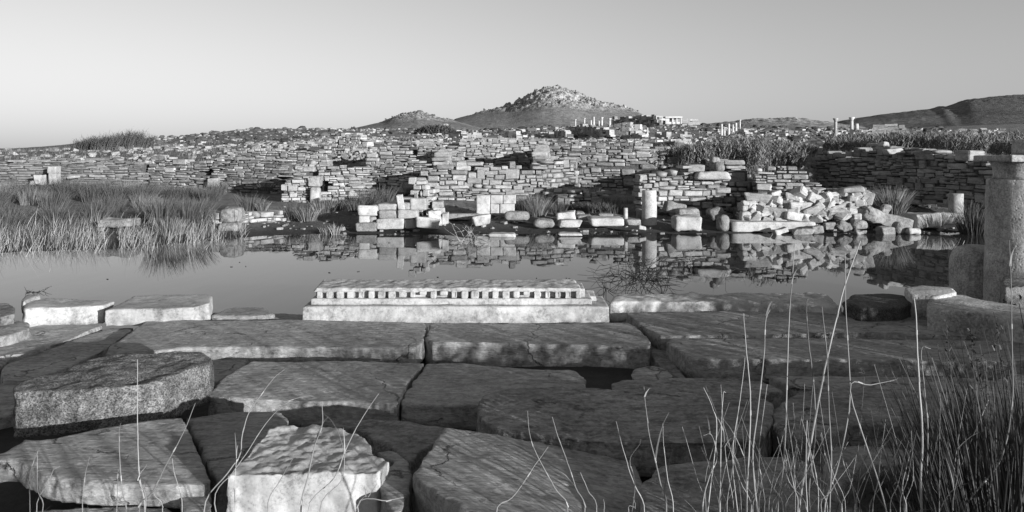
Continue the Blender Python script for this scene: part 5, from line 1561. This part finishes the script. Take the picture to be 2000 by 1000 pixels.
LS = [
 ([(285, 1000), (274, 935), (270, 880), (268, 800), (268, 700)], 5, 'tall straight stalk against the granite block', 0),
 ([(60, 1000), (59, 940), (68, 900), (79, 876)], 4, 'short bent stalk at the far lower left', 0),
 ([(84, 1000), (73, 960), (71, 900), (69, 880)], 3.5, 'thin upright stalk beside the bent one at the far lower left', 0),
 ([(73, 1000), (95, 945), (106, 920), (118, 912)], 3.5, 'stalk leaning right with a hooked tip, lower left', 0),
 ([(162, 1000), (165, 940), (173, 895)], 3.5, 'short upright stalk over the pale broken slab edge', 0),
 ([(246, 1000), (240, 960), (235, 890), (236, 840), (240, 824)], 4, 'slender stalk left of the tallest lower left stalk', 0),
 ([(229, 1000), (231, 930), (234, 915)], 3.5, 'stub of straw beside the slender stalk', 0),
 ([(272, 1000), (300, 960), (325, 910), (355, 855), (382, 788)], 5.5, 'stout knotted stalk slanting right over the undercut slab', 1),
 ([(285, 985), (276, 945), (273, 930), (288, 906)], 4, 'forked stalk base on the undercut slab', 0),
 ([(318, 1000), (302, 965)], 4, 'short stub leaning left in the lower left', 0),
 ([(355, 1000), (350, 955), (340, 920), (339, 895)], 3.5, 'thin stalk by the corner stone of the undercut slab', 0),
 ([(398, 1000), (445, 925), (468, 890), (472, 850), (485, 807), (510, 772), (535, 740), (553, 726)], 4.2, 'long stalk arching right over the cracked dark slab', 0),
 ([(420, 985), (455, 925), (480, 890), (520, 830), (560, 788), (600, 775), (615, 777)], 3.4, 'fine stalk arching far right with a drooping tip', 0),
 ([(521, 1000), (545, 940), (573, 893)], 3.8, 'short stalk crossing the front of the cut marble block', 0),
 ([(590, 1000), (606, 930), (622, 865), (634, 832), (634, 786)], 5, 'kinked thick stalk with a blunt tip above the cut block', 1),
 ([(600, 1000), (650, 935), (672, 880), (700, 826), (738, 772)], 4, 'long stalk leaning right before the cut marble block', 0),
 ([(625, 1000), (668, 940), (675, 888), (688, 882)], 3.2, 'thin leafy stalk low before the cut marble block', 2),
 ([(460, 960), (462, 900), (466, 870)], 3, 'straw with a tuft of short leaves left of the cut block', 4),
 ([(700, 1000), (722, 968), (738, 945)], 3.5, 'short leafy sprig at the right foot of the cut block', 3),
 ([(700, 988), (760, 975), (790, 968)], 5, 'broad bent straw lying between cut block and tilted slab', 1),
 ([(970, 1000), (1000, 970), (1040, 915), (1073, 869)], 5.5, 'stout stalk slanting right over the tilted slab', 0),
 ([(1110, 1000), (1085, 950), (1052, 890), (1036, 850), (1031, 800)], 4, 'stalk leaning left over the fan of shadows', 0),
 ([(1142, 1000), (1125, 950), (1105, 890), (1088, 840), (1080, 812)], 4.5, 'stalk leaning left in the middle of the tilted slab', 1),
 ([(1165, 1000), (1148, 955), (1133, 920)], 4, 'short leafy stalk right of the tilted slab middle', 2),
 ([(1177, 1000), (1176, 975)], 4, 'straw stub at the bottom of the tilted slab', 0),
 ([(1260, 1000), (1240, 945), (1222, 890), (1205, 822)], 4, 'stalk leaning left at the right end of the tilted slab', 0),
 ([(1240, 960), (1230, 900), (1245, 870), (1250, 856)], 3.2, 'thin curved straw in the gap left of the stalk mass', 0),
 ([(1302, 1000), (1292, 950), (1280, 900), (1268, 845), (1262, 790), (1258, 752)], 6, 'thick branched pale stalk left of the stalk mass', 4),
 ([(1316, 1000), (1306, 940), (1298, 870), (1297, 828)], 3.6, 'thin stalk right of the thick branched one', 0),
 ([(1228, 1000), (1240, 990), (1235, 970)], 3, 'tiny straw at the foot of the branched stalk', 0)]
for pth, wpx, lab, lv in LS:
    stalk(lab, pth, 2.15 + random.uniform(-.1, .1), wpx, leaves=lv, group=None)
RS = [
 ([(1456, 1000), (1463, 850), (1462, 760), (1455, 680), (1450, 613)], 6, 'tall stalk at the left of the stalk mass, tip over the slabs', 0),
 ([(1470, 900), (1480, 800), (1492, 700), (1497, 630), (1506, 608)], 6, 'tall stalk with a bent tip beside the tall left one', 1),
 ([(1520, 1000), (1532, 900), (1538, 760), (1541, 640), (1548, 540), (1553, 478)], 6, 'very tall stalk rising over the water', 1),
 ([(1558, 1000), (1580, 860), (1602, 740), (1622, 650), (1645, 560), (1676, 468)], 9, 'very tall broad pale blade leaning right over the water', 0),
 ([(1612, 1000), (1640, 905), (1660, 800), (1660, 700), (1654, 600), (1652, 492)], 6, 'very tall thin stalk right of the broad blade', 1),
 ([(1580, 960), (1592, 850), (1588, 740), (1578, 650), (1574, 590), (1580, 582)], 6, 'stalk with a hooked tip between the tall ones', 0),
 ([(1626, 900), (1622, 800), (1618, 700), (1612, 640), (1608, 598)], 5, 'upright stalk close right of the broad blade', 0),
 ([(1800, 950), (1803, 850), (1796, 740), (1793, 680), (1790, 600), (1786, 580)], 8, 'furry-tipped stalk standing before the slanting beam', 0),
 ([(1808, 1000), (1812, 850), (1806, 760), (1800, 680), (1818, 678)], 6, 'stalk with a sharp side kink right of the furry one', 0),
 ([(1880, 1000), (1950, 900), (1972, 790), (1972, 690), (1970, 560), (1968, 470)], 6, 'tallest stalk at the right, before the grey column', 1),
 ([(1430, 900), (1445, 780), (1455, 700)], 4, 'thin stalk leaning right at the left of the mass', 0),
 ([(1408, 1000), (1411, 850), (1415, 770), (1420, 765)], 4.5, 'bent stalk before the great weathered slab', 1),
 ([(1400, 850), (1393, 800), (1375, 760)], 4, 'short slanting straw before the weathered slab', 0),
 ([(1660, 760), (1700, 748), (1745, 738), (1752, 733)], 5, 'pale curved blade lying to the right across the slabs', 0),
 ([(1372, 1000), (1385, 930), (1400, 895), (1390, 850), (1374, 850)], 5, 'pale leaf-sheathed stalk low in the mass', 2)]
for pth, wpx, lab, lv in RS:
    stalk(lab, pth, 2.3 + random.uniform(-.15, .15), wpx, leaves=lv, group=None)
rr = random.Random(21)
for k in range(76):
    bx = rr.gauss(1530, 85) if k < 56 else rr.uniform(1640, 1900)
    tip = rr.uniform(740, 930) if k < 56 else rr.uniform(700, 900)
    lean = rr.gauss(0, 45)
    p0 = (bx, 1000); p3 = (bx + lean, tip)
    mid = (bx + lean * .35 + rr.gauss(0, 8), (1000 * .6 + tip * .4))
    stalk('thin dry stalk in the dense mass at the lower right', [p0, mid, p3], rr.uniform(1.95, 2.7), rr.uniform(2.0, 5.0), leaves=rr.choice([0, 0, 1, 2, 3, 4]), seed=600 + k, group=SG, mat=M_DRY if rr.random() < .55 else M_RUSHPALE)
# dark rushes, lower right
rr = random.Random(31)
for k, (px, d, hh) in enumerate([(1905, 2.35, .62), (1960, 2.3, .72), (1935, 2.6, .70), (2010, 2.4, .75), (1925, 2.6, .5), (1990, 2.05, .6), (2060, 2.6, .8)]):
    me = tuft_mesh('rush_tuft', 260, hh * 1.38, .14, .22, -.04, .008, 700 + k, .35, seg=5)
    o = link('rush_tuft', me, M_DARKRUSH); o.location = (X(px, d), d, .12)
    tag(o, 'dense near-black rush tuft in the lower right corner', 'rush tuft', 'black rushes in the lower right corner')
for k, (pth, lab) in enumerate([([(1870, 900), (1862, 800), (1855, 700), (1847, 612)], 'dark seeded rush stem leaning left before the slanting beam'),
        ([(1905, 900), (1905, 800), (1897, 700), (1895, 640)], 'dark seeded rush stem above the pale round block'), ([(1935, 900), (1925, 800), (1912, 730), (1905, 690)], 'short dark seeded rush stem in the corner tuft'),
        ([(1985, 900), (1975, 780), (1955, 690), (1951, 632)], 'dark seeded rush stem before the honeycombed block')]):
    stalk(lab, pth, 2.3, 4, mat=M_DARKRUSH, seed=800 + k, group=None, seed_head=True)
# straw litter at the bottom edge
r = np.random.default_rng(77); n = 900
px = np.concatenate([r.uniform(0, 450, 250), r.normal(1520, 140, 650)]); d = r.uniform(1.9, 2.9, n)
xs = (px - 1000) / FPX * d
base = np.stack([xs, d, np.full(n, .06)], -1)
pts = blades(base, r.uniform(0, 6.28, n), np.abs(r.normal(.3, .5, n)), r.uniform(.06, .32, n), None, r.uniform(0, 1.2, n), 4)
V, F = ribbon(pts, r.uniform(.003, .007, n), r.uniform(0, 3.14, n))
tag(link('dry_grass', mesh_np('dry_grass', V, F), M_RUSHPALE), 'short straw and dead grass at the bottom edge', 'dry grass', kind='stuff')

# ------------------------------------------------------------------ the reed bed behind the photographer that throws the streaked shade
THICK = []
rq = random.Random(5)
def shade_bed(n, xr, yr, hr, cnt, rad=.4):
    for k in range(n):
        x = rq.uniform(*xr); y = rq.uniform(*yr)
        if y > .3 and x < .72 * y + 1.0: continue
        THICK.append(reed_clump('tall cane clump growing behind and beside the viewpoint', x, y, .03, rq.uniform(*hr), rad, cnt, 1200 + len(THICK), M_REED, 'tall canes behind the viewpoint', leaf=.4, lw=.03, nl=8, lean=.12, wind=.05, swd=.014))
shade_bed(9, (3.75, 5.4), (-.6, .9), (.95, 1.25), 46)
shade_bed(16, (5.0, 9.0), (-.2, 3.4), (1.05, 1.4), 46)
for k in range(26):
    x = rq.uniform(1.0, 4.4); y = rq.uniform(-2.6, -.5) + max(0, x - 2.2) * .5
    THICK.append(reed_clump('lone bare canes growing behind and beside the viewpoint', x, y, .03, rq.uniform(1.2, 2.1), .3, 5, 1400 + k, M_REED, 'bare canes behind the viewpoint', leaf=.45, lw=.02, nl=1, lean=.09, wind=-.03, swd=.018))
# specks floating on the pond
r = np.random.default_rng(19); out = []
for px, py in [(855, 541), (1048, 543), (1106, 543), (1112, 544), (1143, 566), (468, 512), (452, 521), (480, 520), (700, 530), (1330, 535), (1600, 520), (330, 520), (210, 545), (940, 500), (1050, 470), (760, 474), (600, 470), (1480, 556)] + [(r.uniform(100, 1850), r.uniform(462, 560)) for k in range(8)]:
    p = P(px, py, .004)
    out.append((BX_V, BX_F, Matrix.Translation(p) @ Matrix.Rotation(r.uniform(0, 6), 4, 'Z') @ Matrix.Diagonal((r.uniform(.01, .045), r.uniform(.008, .016), .006, 1))))
tag(link('floating_debris', join(out, 'floating_debris'), M_TWIG), 'dark specks of debris floating on the pond', 'debris', kind='stuff')
